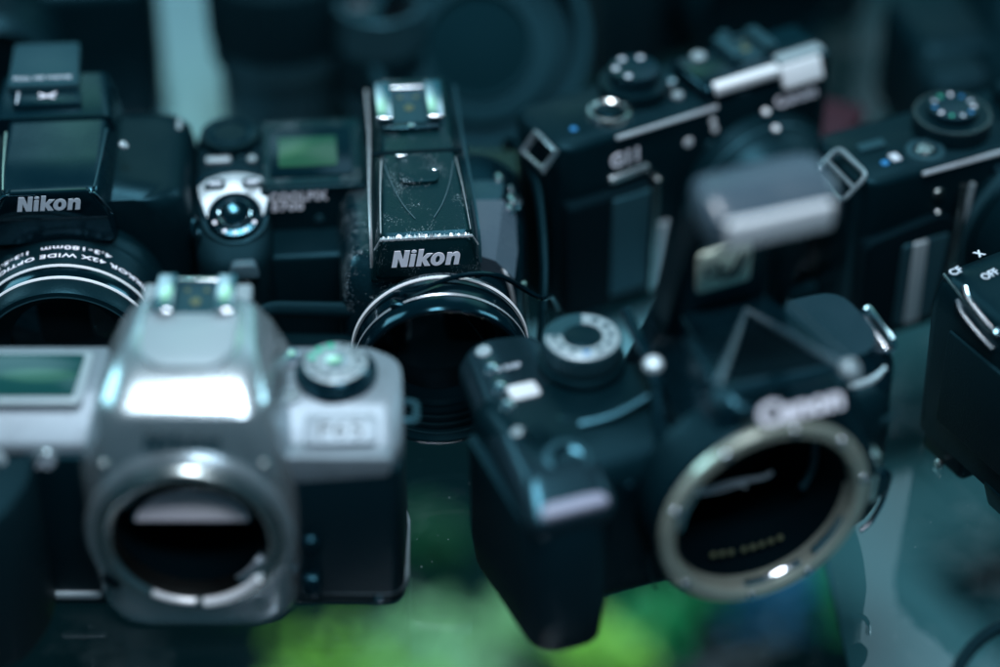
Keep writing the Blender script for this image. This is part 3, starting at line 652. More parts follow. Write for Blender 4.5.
# ================================================================== LARGE-ZOOM CAMERA, left edge
def superzoom():
    T = thing('superzoom_camera', 'black camera with closed flash hood and white ringed zoom lens, at left edge', 'camera', (-142, 112, 0), 4)
    def s(z, d): return secz([(-62 + d, 14), (-40, 10), (36 - d, 10), (43 - d, 16), (43 - d, 66 - d), (-62 + d, 66 - d)], z, [8, 8, 6, 5, 7, 8], 4)
    part('body', loft([s(1, 3), s(4, 0), s(58, 0), s(66, 1.5), s(70, 4), s(71, 8)]), 'black_plastic', T, angle=50)
    part('hand_grip', box(-64, -36, -14, 30, 2, 60, 8), 'rubber', T)
    part('side_mark', box(36.5, 38.2, 52, 58, 67.5, 70.8, .4, rot=('Y', 30)), 'silver_flat', T)
    part('port_cover', box(42.4, 43.6, 22, 50, 16, 56, .5), 'rubber', T)
    # hump
    def h(y, w0, w1, zt, zb=55):
        return secy([(-w0, zb), (-w1 - 2, zt - 5), (-w1, zt), (w1, zt), (w1 + 2, zt - 5), (w0, zb)], y, [2, 2, 1.5, 1.5, 2, 2], 3)
    b = loft([h(1, 19, 14.5, 81.5, 62), h(3, 19.5, 15.0, 82.6, 60), h(20, 20, 15.4, 83), h(40, 20, 15.5, 83.6), h(62, 20, 15.5, 83.6), h(74, 18, 13, 80)])
    part('finder_hump', b, 'satin_black', T, angle=30)
    for s_ in (-1, 1):
        b = tube([(s_ * 14.2, 1.5, 82.4), (s_ * 15.2, 14, 82.8), (s_ * 16.2, 34, 83)], .45, 6); part('trim_line', b, 'steel' if s_ < 0 else 'dark_grey', T)
        b = tube([(s_ * 12.8, 0.2, 81.4), (s_ * 15.2, 0.3, 80.2), (s_ * 19.2, .8, 72.5)], .32, 6); part('trim_line', b, 'chrome', T)
    part('trim_line', tube([(-12.6, -.4, 81.6), (-4, -.4, 81.6)], .14, 6), 'chrome', T)
    pl = part('front_plate', prism(rnd([(-12.8, 82.2), (-18.5, 72), (18.5, 72), (12.8, 82.2)], 1.2, 3), 'y', -.4, 3, .4), 'black_gloss', T)
    part('lettering', lay(logo_bold(), 20.2, 5.6, (-.3, -.45, 78.4)), 'grey_print', pl)
    # flash lid, hood with worn writing
    part('flash_lid', loft([secy([(-22, 78), (-20, 84.5), (17, 84.5), (19, 78)], 40, 2, 3), secy([(-22, 78), (-20, 86), (16, 86), (18, 78)], 50, 2.5, 3), secy([(-21, 78), (-19, 86), (14, 86), (16, 78)], 64, 2, 3)]), 'satin_black', T, angle=30)
    part('hood_step', prism(rnd([(-15, 44), (8, 44), (7, 53), (-14, 53)], 1.5, 3), 'z', 83, 87, .8), 'satin_black', T)
    part('step_edge', box(-13.6, -13.0, 45, 52, 86.6, 87.2, .1), 'grey_print', T)
    part('hood_plate', prism(rnd([(-17, 53), (6.5, 53), (5, 80), (-17, 80)], 1.5, 3), 'z', 85, 89, .7), 'dark_grey', T)
    part('lettering', lay(font('FULL HD MOVIE', .015), 19, 1.9, (-5.6, 57, 89.0), ud=(0, 1, 0)), 'grey_print', T)
    b = tube([(-6.4, 50.2, 87.3), (-4.5, 49.0, 87.3), (-1.0, 47.2, 87.3)], .35, 6); tube([(-6.2, 47.6, 87.3), (-3.5, 48.6, 87.3), (-.8, 50.4, 87.3)], .35, 6, b)
    part('flash_symbol', b, 'white_print', T)
    part('button', disc_cyl(1.7, 1.5, (21.5, 28, 80), (.7, -.1, .7), .5, 16), 'silver_flat', T)
    part('eyelet', lathe([(1.5, 0), (2.6, .8), (3.6, 0)], (43.8, 12, 58), (.9, -.3, .2), 20), 'satin_black', T)
    # lens
    c = (1.5, 10, 32.6); ax = (0, -1, 0)
    br = part('lens_barrel', lathe([(32.5, -4), (32.3, 6), (31.0, 8), (30.4, 9), (30.2, 21.6), (30.0, 22)], c, ax, 128), 'black_plastic', T)
    part('rim_ring', lathe([(30.0, 21.8), (30.4, 22.1), (30.4, 22.6), (30.0, 22.9)], c, ax, 128), 'ring_white', br)
    part('front_band', lathe([(30.0, 22.8), (29.8, 27.4), (29.5, 27.8)], c, ax, 128), 'black_gloss', br)
    part('rim_ring', lathe([(29.6, 27.6), (30.0, 27.9), (30.0, 28.5), (29.6, 28.8)], c, ax, 128), 'ring_white', br)
    part('front_ring', lathe([(29.6, 28.7), (29.2, 33), (28.4, 34.6), (27.0, 35), (26.2, 34.2), (25.8, 30), (24.5, 27), (22, 25), (18, 24)], c, ax, 128), 'black_plastic', br)
    part('rim_ring', lathe([(27.2, 34.98), (26.7, 35.1), (26.3, 34.6)], c, ax, 128), 'dark_grey', br)
    part('lens_glass', lathe([(0, 27), (8, 26.4), (14, 25.2), (18, 24)], c, ax, 64), 'lens_glass', br)
    def wrap(start, ybase):
        def fn(x, y, z):
            a = R(start) + x / 30.3
            rr = 30.35 + z + (.1 if True else 0)
            return Vector((c[0] + rr * math.cos(a), c[1] - (ybase + y), c[2] + rr * math.sin(a)))
        return fn
    W1 = 90; a1 = 26 + math.degrees(W1 / 2 / 30.3)
    part('lettering', lay(font('NIKKOR 42X WIDE OPTICAL ZOOM ED VR', .012, 0, 1.08), W1, 1.9, (0, 0, 0), fn=wrap(a1, 17.6)), 'white_print', br)
    W2 = 40; a2 = 58 + math.degrees(W2 / 2 / 30.3)
    part('lettering', lay(font('4.3-180mm  1:3-5.9', .012, 0, 1.08), W2, 1.9, (0, 0, 0), fn=wrap(a2, 13.4)), 'white_print', br)
    return T
superzoom()

# ================================================================== BLACK SLR, front right, flash popped up
def black_slr():
    T = thing('slr_camera', 'black camera body with open lens mount, deep grip and raised flash, front right', 'camera', (74, 4, 0), 20)
    def s(z, d, yf=10): return secz([(-67.5 + d, yf + 8), (-60, yf), (-20, yf), (30, yf - 2), (50 - d, yf + 4), (57 - d, yf + 22), (54 - d, 56 - d), (-70 + d, 56 - d)], z, [6, 5, 4, 8, 8, 8, 8, 8], 4)
    b = loft([s(1, 3, 27), s(3, 1, 23), s(14, 0, 13), s(20, 0, 10), s(50, 0), s(60, 1), s(65, 3, 14), s(67, 6, 18)])
    cav = lambda: lathe([(0, -9), (27.3, -9), (27.3, 34), (0, 34)], (0, 0, 48.5), (0, 1, 0), 64)
    carve(part('body', b, 'black_plastic', T, angle=50), cav())
    # finger grip
    def g(z, x0, x1, y0, y1, r): return secz([(x0, y0), (x1, y0), (x1 + 1.5, y1), (x0 - 3, y1)], z, [r, r, 2, 3], 5)
    b = loft([g(1.5, -61, -51, 14, 40, 5), g(3.2, -64.5, -48, 8, 42, 8), g(10, -67.5, -45.8, -1, 44, 9), g(24, -69, -45, -2.5, 46, 10), g(48, -69.5, -44.5, -2, 46, 10), g(56, -69, -44, 1, 48, 9)])
    part('hand_grip', b, 'leatherette', T, angle=60)
    # glossy brow with the shutter button
    def gb(z, x0, x1, y0): return secz([(x0, y0), (x1, y0), (x1 + 2, 34), (x1 + 6, 74), (x0 + 4, 76), (x0 + 1, 42)], z, [4.5, 4.5, 5, 6, 4, 10], 5)
    b = loft([gb(54.5, -69, -43.5, 1), gb(57.5, -69.2, -43, .4), gb(60.2, -69, -43, .8), gb(61.2, -68.5, -43.3, 2.2), gb(64.6, -66.5, -44.4, 10.0), gb(65.6, -65.4, -45.2, 12.6), gb(66.4, -64, -46, 15.4), gb(66.8, -61, -48, 20)])
    part('grip_brow', b, 'brow_grey', T, angle=60)
    b = prism(rnd([(-66.5, 1.2), (-45.2, 1.2), (-46.2, 5.6), (-50, 6.6), (-64, 6.6)], [3, 3, 2, 2, 2], 4), 'z', 59.6, 62.8, 1.2); part('brow_edge_shine', b, 'brow_shine', T)  # overhead reflection put into the pale colour of this strip
    sb = part('shutter_collar', lathe([(4.2, 1.4), (5.2, 2.4), (6.6, 2.2), (7.2, 1.0), (7.6, 0)], (-52, 18, 64.6), (0, -.28, 1), 40), 'dark_grey', T)
    part('shutter_button', lathe([(0, 2.0), (2.2, 2.1), (4.4, 2.6), (4.6, .5)], (-52, 18, 64.4), (0, -.28, 1), 32), 'black_gloss', T)
    part('command_wheel', knob_grip(22, 5.5, 6, (-60, 28.5, 63.5), (1, .25, 0)), 'black_plastic', T)
    part('top_display_highlight', prism(rnd([(-58, 46), (-49, 46), (-49, 52.5), (-58, 52.5)], 1.4, 3), 'z', 66.2, 67.6, .4), 'flash_lens', T)  # pale colour stands for the highlight on the display
    for k, (x, y, z) in enumerate([(-58.0, 71, 66.0), (-58.8, 62, 66.0), (-59.4, 53, 66.0), (-60.2, 44.5, 66.0), (-61.2, 33, 65.6)]):
        part('button', disc_cyl(2.5 - .1 * k, 1.8, (x, y, z), (-.3, 0, 1), .8, 18), 'chrome' if k in (1, 2, 3) else 'silver_flat', T)
    part('button', disc_cyl(2.2, 1.0, (-47, 34, 66.2), (0, 0, 1), .5, 18), 'satin_black', T)
    part('lettering', lay(font('ISO DISP', .012), 10, 2, (-55, 61, 67.1), ud=(0, 1, 0)), 'grey_print', T)
    # mode dial
    d = part('mode_dial', knob_grip(36, 11.6, 6.5, (-33, 55, 71), (0, 0, 1)), 'dark_grey', T)
    part('dial_base', disc_cyl(13, 5, (-33, 55, 65), (0, 0, 1), 1, 40), 'black_plastic', T)
    ring = lathe([(6.0, .1), (6.2, .4), (10.4, .4), (10.9, .1)], (-33, 55, 77.5), (0, 0, 1), 40, None, -200, 70)
    part('dial_scale', ring, 'silver_flat', d)
    for k in range(9):
        a = R(-190 + 29 * k); part('dial_mark', box(-33 + 8.3 * math.cos(a) - .8, -33 + 8.3 * math.cos(a) + .8, 55 + 8.3 * math.sin(a) - 1.0, 55 + 8.3 * math.sin(a) + 1.0, 77.9, 78.1, .05, rot=('Z', math.degrees(a))), 'blue_mark' if k == 3 else 'dark_grey', d)
    part('dial_cap', lathe([(0, .5), (5.0, .5), (5.8, .1)], (-33, 55, 77.5), (0, 0, 1), 32), 'black_plastic', d)
    # prism housing with open flash bay
    X = 7
    def h(y, wb, wt, zt, zb=50): return secy([(X - wb, zb), (X - wt - 3, zt - 8), (X - wt, zt), (X + wt, zt), (X + wt + 3, zt - 8), (X + wb, zb)], y, [3, 4, 2.5, 2.5, 4, 3], 4)
    b = loft([h(-2, 31, 16, 85.5, 50), h(0.5, 33, 18, 88, 48), h(8, 34, 18.5, 88), h(24, 33, 17, 88), h(44, 30, 15, 87), h(60, 28, 14, 84), h(66, 24, 12, 78)])
    carve(part('prism_housing', b, 'satin_black', T, angle=40), cav())
    # triangular rim of the flash bay and its struts
    part('flash_bay_rim', tube([(X - 18, 9, 88.4), (X - 8, 22, 88.8), (X + 3, 36, 89.2), (X + 11, 20, 88.8), (X + 18, 5, 88.4)], 1.3, 8, smooth=0), 'rim_grey', T)
    part('flash_bay', prism([(X - 16, 10), (X + 16, 7), (X + 3, 33)], 'z', 86.5, 88.7, .3), 'black_matte', T)
    part('hinge', disc_cyl(3.2, 3, (X + 19.5, 4, 87), (.5, -.6, .5), .8, 24), 'silver_flat', T)
    part('hinge', disc_cyl(2.8, 3, (X - 18.5, 6, 86), (-.2, -.7, .5), .8, 24), 'dark_grey', T)
    # left shoulder strut with joint
    part('shoulder_ridge', tube([(-17, 60, 79), (-19, 46, 79), (-19.5, 36, 78), (-21, 28, 76)], 1.9, 8), 'satin_black', T)
    part('hinge', lathe([(0, 2.6), (2, 2.4), (3, 1.2), (3, 0)], (-19.5, 34, 78.6), (-.2, -.3, 1), 20), 'silver_flat', T)
    part('shoulder_ridge', tube([(-44, 29, 67.4), (-34, 28, 68.6), (-22, 30, 71)], 1.3, 8), 'satin_black', T)
    part('shoulder_ridge', tube([(-20, 30, 76.5), (-24, 19, 72), (-26, 10, 64)], 1.5, 8), 'satin_black', T)
    # maker's name on the brow
    part('name_brow', box(X - 17, X + 17, -3.0, 5, 80, 88.0, 2.2), 'black_gloss', T)
    lt = font('Canon', .045, 0, .95)
    part('lettering', lay(lt, 26, 7.0, (X + 1.5, -3.0, 84.8), ud=(0, .45, 1), lift=.9), 'white_print', T)
    part('red_index', box(X - 4, X + 1, -4.6, -3, 75.5, 76.5, .2), 'red_plastic', T)
    # raised flash: arms + head + glass
    for s_ in (-1, 1):
        b = loft([[Vector((X - 1 + s_ * 17 + a * 2.2, y0 + bq * 5, z0)) for a, bq in ((-1, -1), (1, -1), (1, 1), (-1, 1))] for y0, z0 in ((46, 82), (42, 100), (34, 120), (27, 134))])
        part('flash_arm', b, 'black_plastic', T, angle=50)
    b = loft([secy([(X - 19, 131), (X - 19, 140), (X + 17, 141), (X + 17, 132)], 14, 3, 4), secy([(X - 20.5, 130), (X - 20.5, 143), (X + 18.5, 144), (X + 18.5, 131)], 18, 4, 4), secy([(X - 20, 130), (X - 20, 145), (X + 18, 146), (X + 18, 131)], 28, 5, 4), secy([(X - 18, 131), (X - 18, 142), (X + 16, 143), (X + 16, 132)], 34, 4, 4)])
    fh = part('flash_head', b, 'blue_grey_gloss', T, angle=50)
    part('flash_tube_window', box(X - 16.5, X + 15, 12, 16, 131.5, 140.2, 1.2), 'flash_lens', fh)
    # plate under the flash with pale printed sticker, and hot shoe behind
    part('flash_bay_wall', prism(rnd([(X - 14, 84), (X - 14, 112), (X + 12, 112), (X + 12, 84)], 2, 3), 'y', 44, 47, .6), 'dark_grey', T)
    st = part('sticker', prism(rnd([(-3, 94), (-3, 107.5), (14, 109.5), (14, 95)], 1.5, 3), 'y', 42.6, 44, .2), 'sticker', T, 'pale green printed sticker seen under the raised flash')
    for cx_, cz_, r_ in ((1.5, 102, 2.6), (5.2, 99.5, 2.0)):
        part('sticker_ring', lathe([(r_ - .8, .1), (r_ - .8, .5), (r_, .5), (r_, .1)], (cx_, 42.5, cz_), (0, -1, 0), 24), 'dark_print', st)
    part('sticker_bar', box(8.2, 9.4, 42, 42.6, 97, 106, .1, rot=('Y', 25)), 'dark_print', st)
    part('sticker_bar', box(10.6, 11.4, 42, 42.6, 97, 106, .1, rot=('Y', 25)), 'dark_print', st)
    # mount
    c = (0, -2, 48.5); ax = (0, -1, 0)
    part('mount_boss', lathe([(34, -14), (33.8, -1), (33.2, 1.2), (32, 2)], c, ax, 96), 'black_plastic', T)
    mr_ = part('lens_mount_ring', lathe([(32.6, .5), (32.6, 3.4), (31.9, 4.2), (29.0, 4.4), (28.0, 3.4), (27.2, -3)], c, ax, 110), 'champagne', T)
    for a in (78, 118, 45, 10, 218, 265, 160, 300):
        part('screw', screw((30.6 * math.cos(R(a)), -6.2, 48.5 + 30.6 * math.sin(R(a))), ax, 1.5), 'chrome', mr_)
    for a0, a1 in ((-100, -60), (-50, -20), (140, 175)):
        pth = [(27 * math.cos(R(a0 + (a1 - a0) * i / 10)), -4.2, 48.5 + 27 * math.sin(R(a0 + (a1 - a0) * i / 10))) for i in range(11)]
        part('bayonet_tab', tube(pth, 1.1, 8, smooth=0), 'chrome', mr_)
    part('mirror_box', lathe([(27.3, -2), (25, -10), (24.5, -34), (0, -34)], c, ax, 64), 'black_matte', T)
    part('mirror', prism([(-16, 52), (-14.5, 57.5), (9, 57.5), (10, 52)], 'y', 18, 19, .2, M=Matrix.Translation((0, 0, 0))), 'black_gloss', T)
    b = tube([(-17, 8, 50.4), (-6, 8, 51.2), (5, 8, 50.2), (8, 8, 51.4)], .7, 6); tube([(-3, 8, 50.6), (0, 8, 47.8)], .4, 6, b); tube([(-17, 8, 50.0), (-8, 8, 49.0), (0, 8, 49.8)], .35, 6, b)
    part('mirror_hinge', b, 'bright_steel', T)
    b = None
    for k in range(8): b = disc_cyl(.95, 1, (-11 + k * 2.9 + (1.2 if k > 2 else 0), 4.5 - .2, 27.2 + .08 * (k - 3.5) ** 2), ax, .3, 12, b)
    part('contact', b, 'gold_contact', T)
    part('side_baffle', tube([(18.5, 8, 42), (21.5, 8, 50), (21, 8, 60)], 1.0, 8), 'dark_grey', T)
    # knurled edge + chrome corner near right bottom
    b = None
    for k in range(14): b = box(35.6, 38.0, -1.5 + .4, 4.5, 38 + k * 1.35, 38.7 + k * 1.35, .15, b)
    part('release_ribs', b, 'steel', T)
    part('release_button', lathe([(0, 3), (4, 3), (5.4, 2), (5.6, 0)], (42.5, 8, 37), (.3, -1, 0), 30), 'satin_black', T)
    part('foot_trim', tube([(40, 8, 18), (44, 9, 20), (48.5, 11, 26), (50, 12, 33)], .8, 8), 'chrome', T)
    part('base_pin', box(-6, 2, 2, 6, 10, 12.6, .8), 'chrome', T)
    part('lettering', lay(font('EOS', .01), 8, 2.6, (45, 7.4, 62), xd=(.96, .28, 0)), 'dark_grey', T)
    part('seam', tube([(-43.5, 10.2, 60), (-42.5, 9.6, 40), (-42.5, 10.6, 18)], .35, 6), 'black_matte', T)
    part('seam', tube([(-28, 9.4, 66), (-27, 8.6, 48), (-30, 9.4, 30), (-26, 10, 14)], .35, 6), 'satin_black', T)
    part('seam', tube([(X + 22, 10, 87.4), (X + 20, 26, 87), (X + 17, 48, 86.6)], .3, 6), 'rim_grey', T)
    part('lock_lamp', disc_cyl(2.4, .8, (-36, 9.8, 57), (0, -1, 0), .3, 20), 'satin_black', T)
    # right shoulder
    b = loft([secz([(26, 16), (50, 18), (58, 30), (56, 60), (26, 60)], z, [3, 6, 6, 8, 3], 4) if z < 70 else secz([(28, 24), (47, 25), (53, 33), (51, 56), (28, 56)], z, [3, 6, 6, 8, 3], 4) for z in (50, 64, 70.5, 72.5)])
    part('shoulder', b, 'satin_black', T, angle=60)
    part('shoulder_edge', tube([(33, 19, 66), (44, 20, 66), (51, 24.5, 65.5)], 1.3, 8), 'silver_flat', T)
    strap_lug(T, (54, 36, 69), (.35, 0, 1), 15, 3.4, 1.2, 'chrome', up=(-.15, 1, .3))
    return T
black_slr()

# ================================================================== COMPACT CAMERAS, behind
def compact(name, label, loc, yaw, W0, W1, H, D, kind, rx=0):
    T = thing(name, label, 'camera', loc, yaw, rx)
    pl = [(W0, 0), (W1, 0), (W1, D), (W0, D)]
    def s(z, d): return secz([(W0 + d, 4), (W0 + 5, 0 + d), (W1 - 5, 0 + d), (W1 - d, 4), (W1 - d, D - d), (W0 + d, D - d)], z, [3, 3, 4, 4, 6, 6], 4)
    part('body', loft([s(1, 2), s(3, 0), s(H - 2.5, 0), s(H - .8, .8), s(H, 2.2)]), 'black_plastic', T, angle=50)
    part('edge_trim', tube([(W0 + 22, -.3, H - 1.2), (W0 + 40, -.4, H - 1.2), (W0 + 62, -.3, H - 1.2)], .8, 6, smooth=0), 'bright_steel', T)
    return T

def compact_a():
    T = compact('compact_camera', 'black compact camera with bright flash window and stubby lens, behind at centre right', (85, 186, 0), 29, -75, 37, 72, 32, 'a')
    # square lug bracket on the left corner
    Mx = Matrix.Translation((-76.5, 8, 67.5)) @ Matrix.Rotation(R(-50), 4, 'Y')
    for k, (dx) in enumerate((0, 4.5)):
        b = tube([Mx @ Vector(p) for p in [(-4 + dx * .2, -6.5, 1 + dx * .3), (4, -6.5, 1 + dx * .3), (4, 6.5, 1 + dx * .3), (-4, 6.5, 1 + dx * .3)]], .8, 8, closed=True, smooth=0)
        part('strap_lug', b, 'lug_metal', T)
    part('indicator', disc_cyl(1.3, .6, (-63.5, 10, 71.8), (0, 0, 1), .3, 14), 'blue_mark', T)
    sr = part('shutter_ring', lathe([(5.2, 0), (5.2, 2.2), (6.2, 2.8), (7.4, 2.4), (7.8, 0)], (-49, 11, 72), (0, 0, 1), 40), 'steel', T)
    part('shutter_button', lathe([(0, 2.4), (4.6, 2.6), (5, 0)], (-49, 11, 72), (0, 0, 1), 30), 'black_gloss', T)
    d = part('exposure_dial', knob_grip(30, 12, 5, (-34, 20, 72), (0, 0, 1)), 'black_plastic', T)
    part('mode_dial', knob_grip(24, 8.6, 5, (-34, 20, 77), (0, 0, 1)), 'satin_black', T)
    for a in (40, 100, 160, 220):
        part('dial_mark', disc_cyl(1.2, .2, (-34 + 6.4 * math.cos(R(a)), 20 + 6.4 * math.sin(R(a)), 82), (0, 0, 1), .05, 12), 'grey_print', d)
    part('button', disc_cyl(2.0, 1.6, (-22.5, 10, 72), (0, 0, 1), .5, 16), 'silver_flat', T)
    part('button', disc_cyl(2.4, 1.6, (-22, 16, 74), (0, 0, 1), .5, 16), 'chrome', T)
    part('lettering', lay(font('G11', .035), 11, 5.6, (-49.5, -.3, 62)), 'white_print', T)
    part('grip_bar', box(-55.5, -40, -1.6, 1, 53.5, 56.5, 1.0, rot=('Y', -4)), 'silver_paint', T)
    part('hand_grip', box(-73, -40, -4, 4, 3, 51, 2.5), 'black_matte', T)
    part('grip_panel', box(-56, -40.5, -4.8, 1, 8, 49, 1.2), 'dark_grey', T)
    part('grip_edge', box(-38.8, -36.6, -4.2, 1, 4, 52, .8), 'steel', T)
    part('side_reflection', box(-36, -30, -1.6, 1, 2, 30, .8), 'silver_flat', T)  # pale reflection beside the grip, built as a silver slab
    part('finder_window', disc_cyl(1.8, .6, (-24, -.2, 60), (0, -1, 0), .3, 16), 'flash_lens', T)
    part('finder_window', disc_cyl(1.8, .6, (-15, -.2, 56), (0, -1, 0), .3, 16), 'dark_grey', T)
    # raised top with flash
    part('top_block', box(-17, 35, 1, 24, 66, 78, 2.2), 'black_gloss', T)
    part('top_strip', box(-13.5, 13, -.4, 4.0, 74.6, 78.8, 1.2), 'ring_white', T)
    part('flash_window', box(13.6, 30, -1.0, 2, 69.6, 78.2, 1.0, rot=('X', -24)), 'flash_lens', T)
    part('top_strip', box(14.5, 33, 3, 8, 77.6, 78.8, .5), 'silver_flat', T)
    part('lettering', lay(font('Canon', .03), 17, 4.6, (20, .6, 65.0), ud=(0, .2, 1), lift=.8), 'white_print', T)
    hs_ = hot_shoe(T, 0, 18, 10, 24, 78, 'dark_grey')
    part('button', disc_cyl(2.0, 1.4, (8, 28, 78), (0, 0, 1), .5, 14), 'dark_grey', T)
    part('button', disc_cyl(2.6, 1.4, (-8, 20, 78), (0, 0, 1), .5, 14), 'silver_flat', T)
    b = None
    for x, z in ((-14.5, 65.5), (-13.5, 62)): b = disc_cyl(1.3, .8, (x, -.2, z), (0, -1, 0), .3, 14, b)
    part('lamp', b, 'ring_white', T)
    c = (4, 0, 31.5)
    br = part('lens_barrel', lathe([(31, -1), (30.6, 4), (30, 6), (29, 6.5), (28.6, 12), (27, 14), (25, 26), (23.6, 38), (22.6, 39), (20, 38.6), (18, 36)], c, (0, -1, 0), 80), 'black_plastic', T)
    part('rim_ring', lathe([(29.4, 6.2), (29, 6.9), (28.4, 6.7)], c, (0, -1, 0), 80), 'dark_grey', br)
    b = None
    for y, z in ((-5.6, 66.4), (-12, 63.2)): b = disc_cyl(1.3, 1.2, (3.5, y, z), (0, -.4, 1), .4, 14, b)
    part('index_mark', b, 'ring_white', br)
    part('lens_glass', lathe([(0, 36), (12, 35.4), (18, 34.5)], c, (0, -1, 0), 48), 'lens_glass', br)
    return T
compact_a()

def compact_b():
    T = compact('compact_camera', 'black compact camera with ridged dial and pale grip strip, behind at right', (169, 159, 0), 25, -55, 52, 68, 34, 'b')
    Mx = Matrix.Translation((-57.5, 10, 66.5)) @ Matrix.Rotation(R(-42), 4, 'Y')
    b = tube([Mx @ Vector((p.x, p.y, 1.5)) for p in rnd([Vector(q) for q in ((-6, -9), (6, -9), (6, 9), (-6, 9))], 3, 4)], .95, 8, closed=True, smooth=0); part('strap_lug', b, 'lug_metal', T)
    for k in (1,):
        b = tube([Mx @ Vector(p) for p in [(-6 + k * 6.0, -9, 1.5), (-6 + k * 6.0, 9, 1.5)]], .9, 8, smooth=0); part('strap_lug', b, 'lug_metal', T)
    part('button', box(-46, -36, 17, 21, 67.6, 69.4, .5), 'dark_grey', T)
    part('indicator', disc_cyl(1.4, .5, (-42, 9, 68), (0, 0, 1), .2, 14), 'blue_mark', T)
    part('indicator', box(-39, -36, 8, 12, 68, 68.8, .2), 'grey_print', T)
    part('shutter_collar', lathe([(4, .5), (4.4, 2), (6.4, 2), (7, 0)], (-27, 8, 67.8), (0, 0, 1), 36), 'dark_grey', T)
    part('shutter_button', lathe([(0, 2.6), (2.6, 2.6), (3.6, 1.4), (3.8, 0)], (-27, 8, 68), (0, 0, 1), 30), 'steel', T)
    d = part('mode_dial', knob_grip(36, 13, 6.5, (-11, 17, 67.8), (0, 0, 1)), 'black_plastic', T)
    part('dial_cap', knob_grip(20, 8.6, 3.4, (-11, 17, 74.2), (0, 0, 1)), 'satin_black', d)
    for k in range(11):
        a = R(33 * k); part('dial_mark', box(-11 + 6.6 * math.cos(a) - .8, -11 + 6.6 * math.cos(a) + .8, 17 + 6.6 * math.sin(a) - .5, 17 + 6.6 * math.sin(a) + .5, 77.55, 77.8, .05, rot=('Z', math.degrees(a))), ['grey_print', 'green_mark', 'white_print', 'blue_mark'][(k * 3) % 4], d)
    b = None
    for k in range(40):
        a = R(9 * k); b = box(-11 + 12.6 * math.cos(a) - .35, -11 + 12.6 * math.cos(a) + .35, 17 + 12.6 * math.sin(a) - .35, 17 + 12.6 * math.sin(a) + .35, 73.6, 74.8, .05, b)
    part('dial_teeth', b, 'steel', d)
    part('hand_grip', prism(rnd([(-54, 4), (-20, 4), (-17, 44), (-24, 50), (-54, 46)], [3, 3, 2, 6, 4], 4), 'y', -3.5, 3, 1.2), 'black_matte', T)
    part('grip_panel', prism(rnd([(-40, 8), (-24, 8), (-21, 42), (-40, 42)], [2, 2, 2, 2], 3), 'y', -4.3, 0, .6), 'dark_grey', T)
    part('grip_strip', box(-36, -30, -4.8, 0, 8, 42, .8), 'silver_flat', T)
    part('grip_edge', tube([(-18, -3.5, 60), (-18.5, -4.5, 42), (-20, -4.5, 20), (-22, -4, 6)], 1.3, 8), 'steel', T)
    part('grip_edge', tube([(-13, -1.5, 58), (-15, -2, 40), (-16, -2, 24)], 1.0, 8), 'silver_flat', T)
    part('lamp', disc_cyl(2.2, 1, (-26, -.5, 57), (0, -1, .1), .4, 18), 'steel', T)
    part('lamp', disc_cyl(1.2, 1, (-26, -1.5, 50), (0, -1, .1), .4, 14), 'chrome', T)
    c = (14, 0, 34)
    br = part('lens_barrel', lathe([(31, -1), (30.6, 5), (29, 7), (27.6, 7), (27, 18), (25, 20), (22, 19)], c, (0, -1, 0), 80), 'black_plastic', T)
    part('rim_ring', lathe([(30.9, 3), (31.3, 3.6), (31.3, 5), (30.4, 5.6)], c, (0, -1, 0), 80), 'dark_grey', br)
    part('lens_glass', lathe([(0, 17), (12, 16.4), (22, 15)], c, (0, -1, 0), 48), 'lens_glass', br)
    part('finder_block', box(12, 40, 4, 28, 66, 75, 2), 'black_plastic', T)
    part('finder_window', disc_cyl(3, 1, (-2, -.4, 59), (0, -1, 0), .4, 18), 'satin_black', T)
    return T
compact_b()

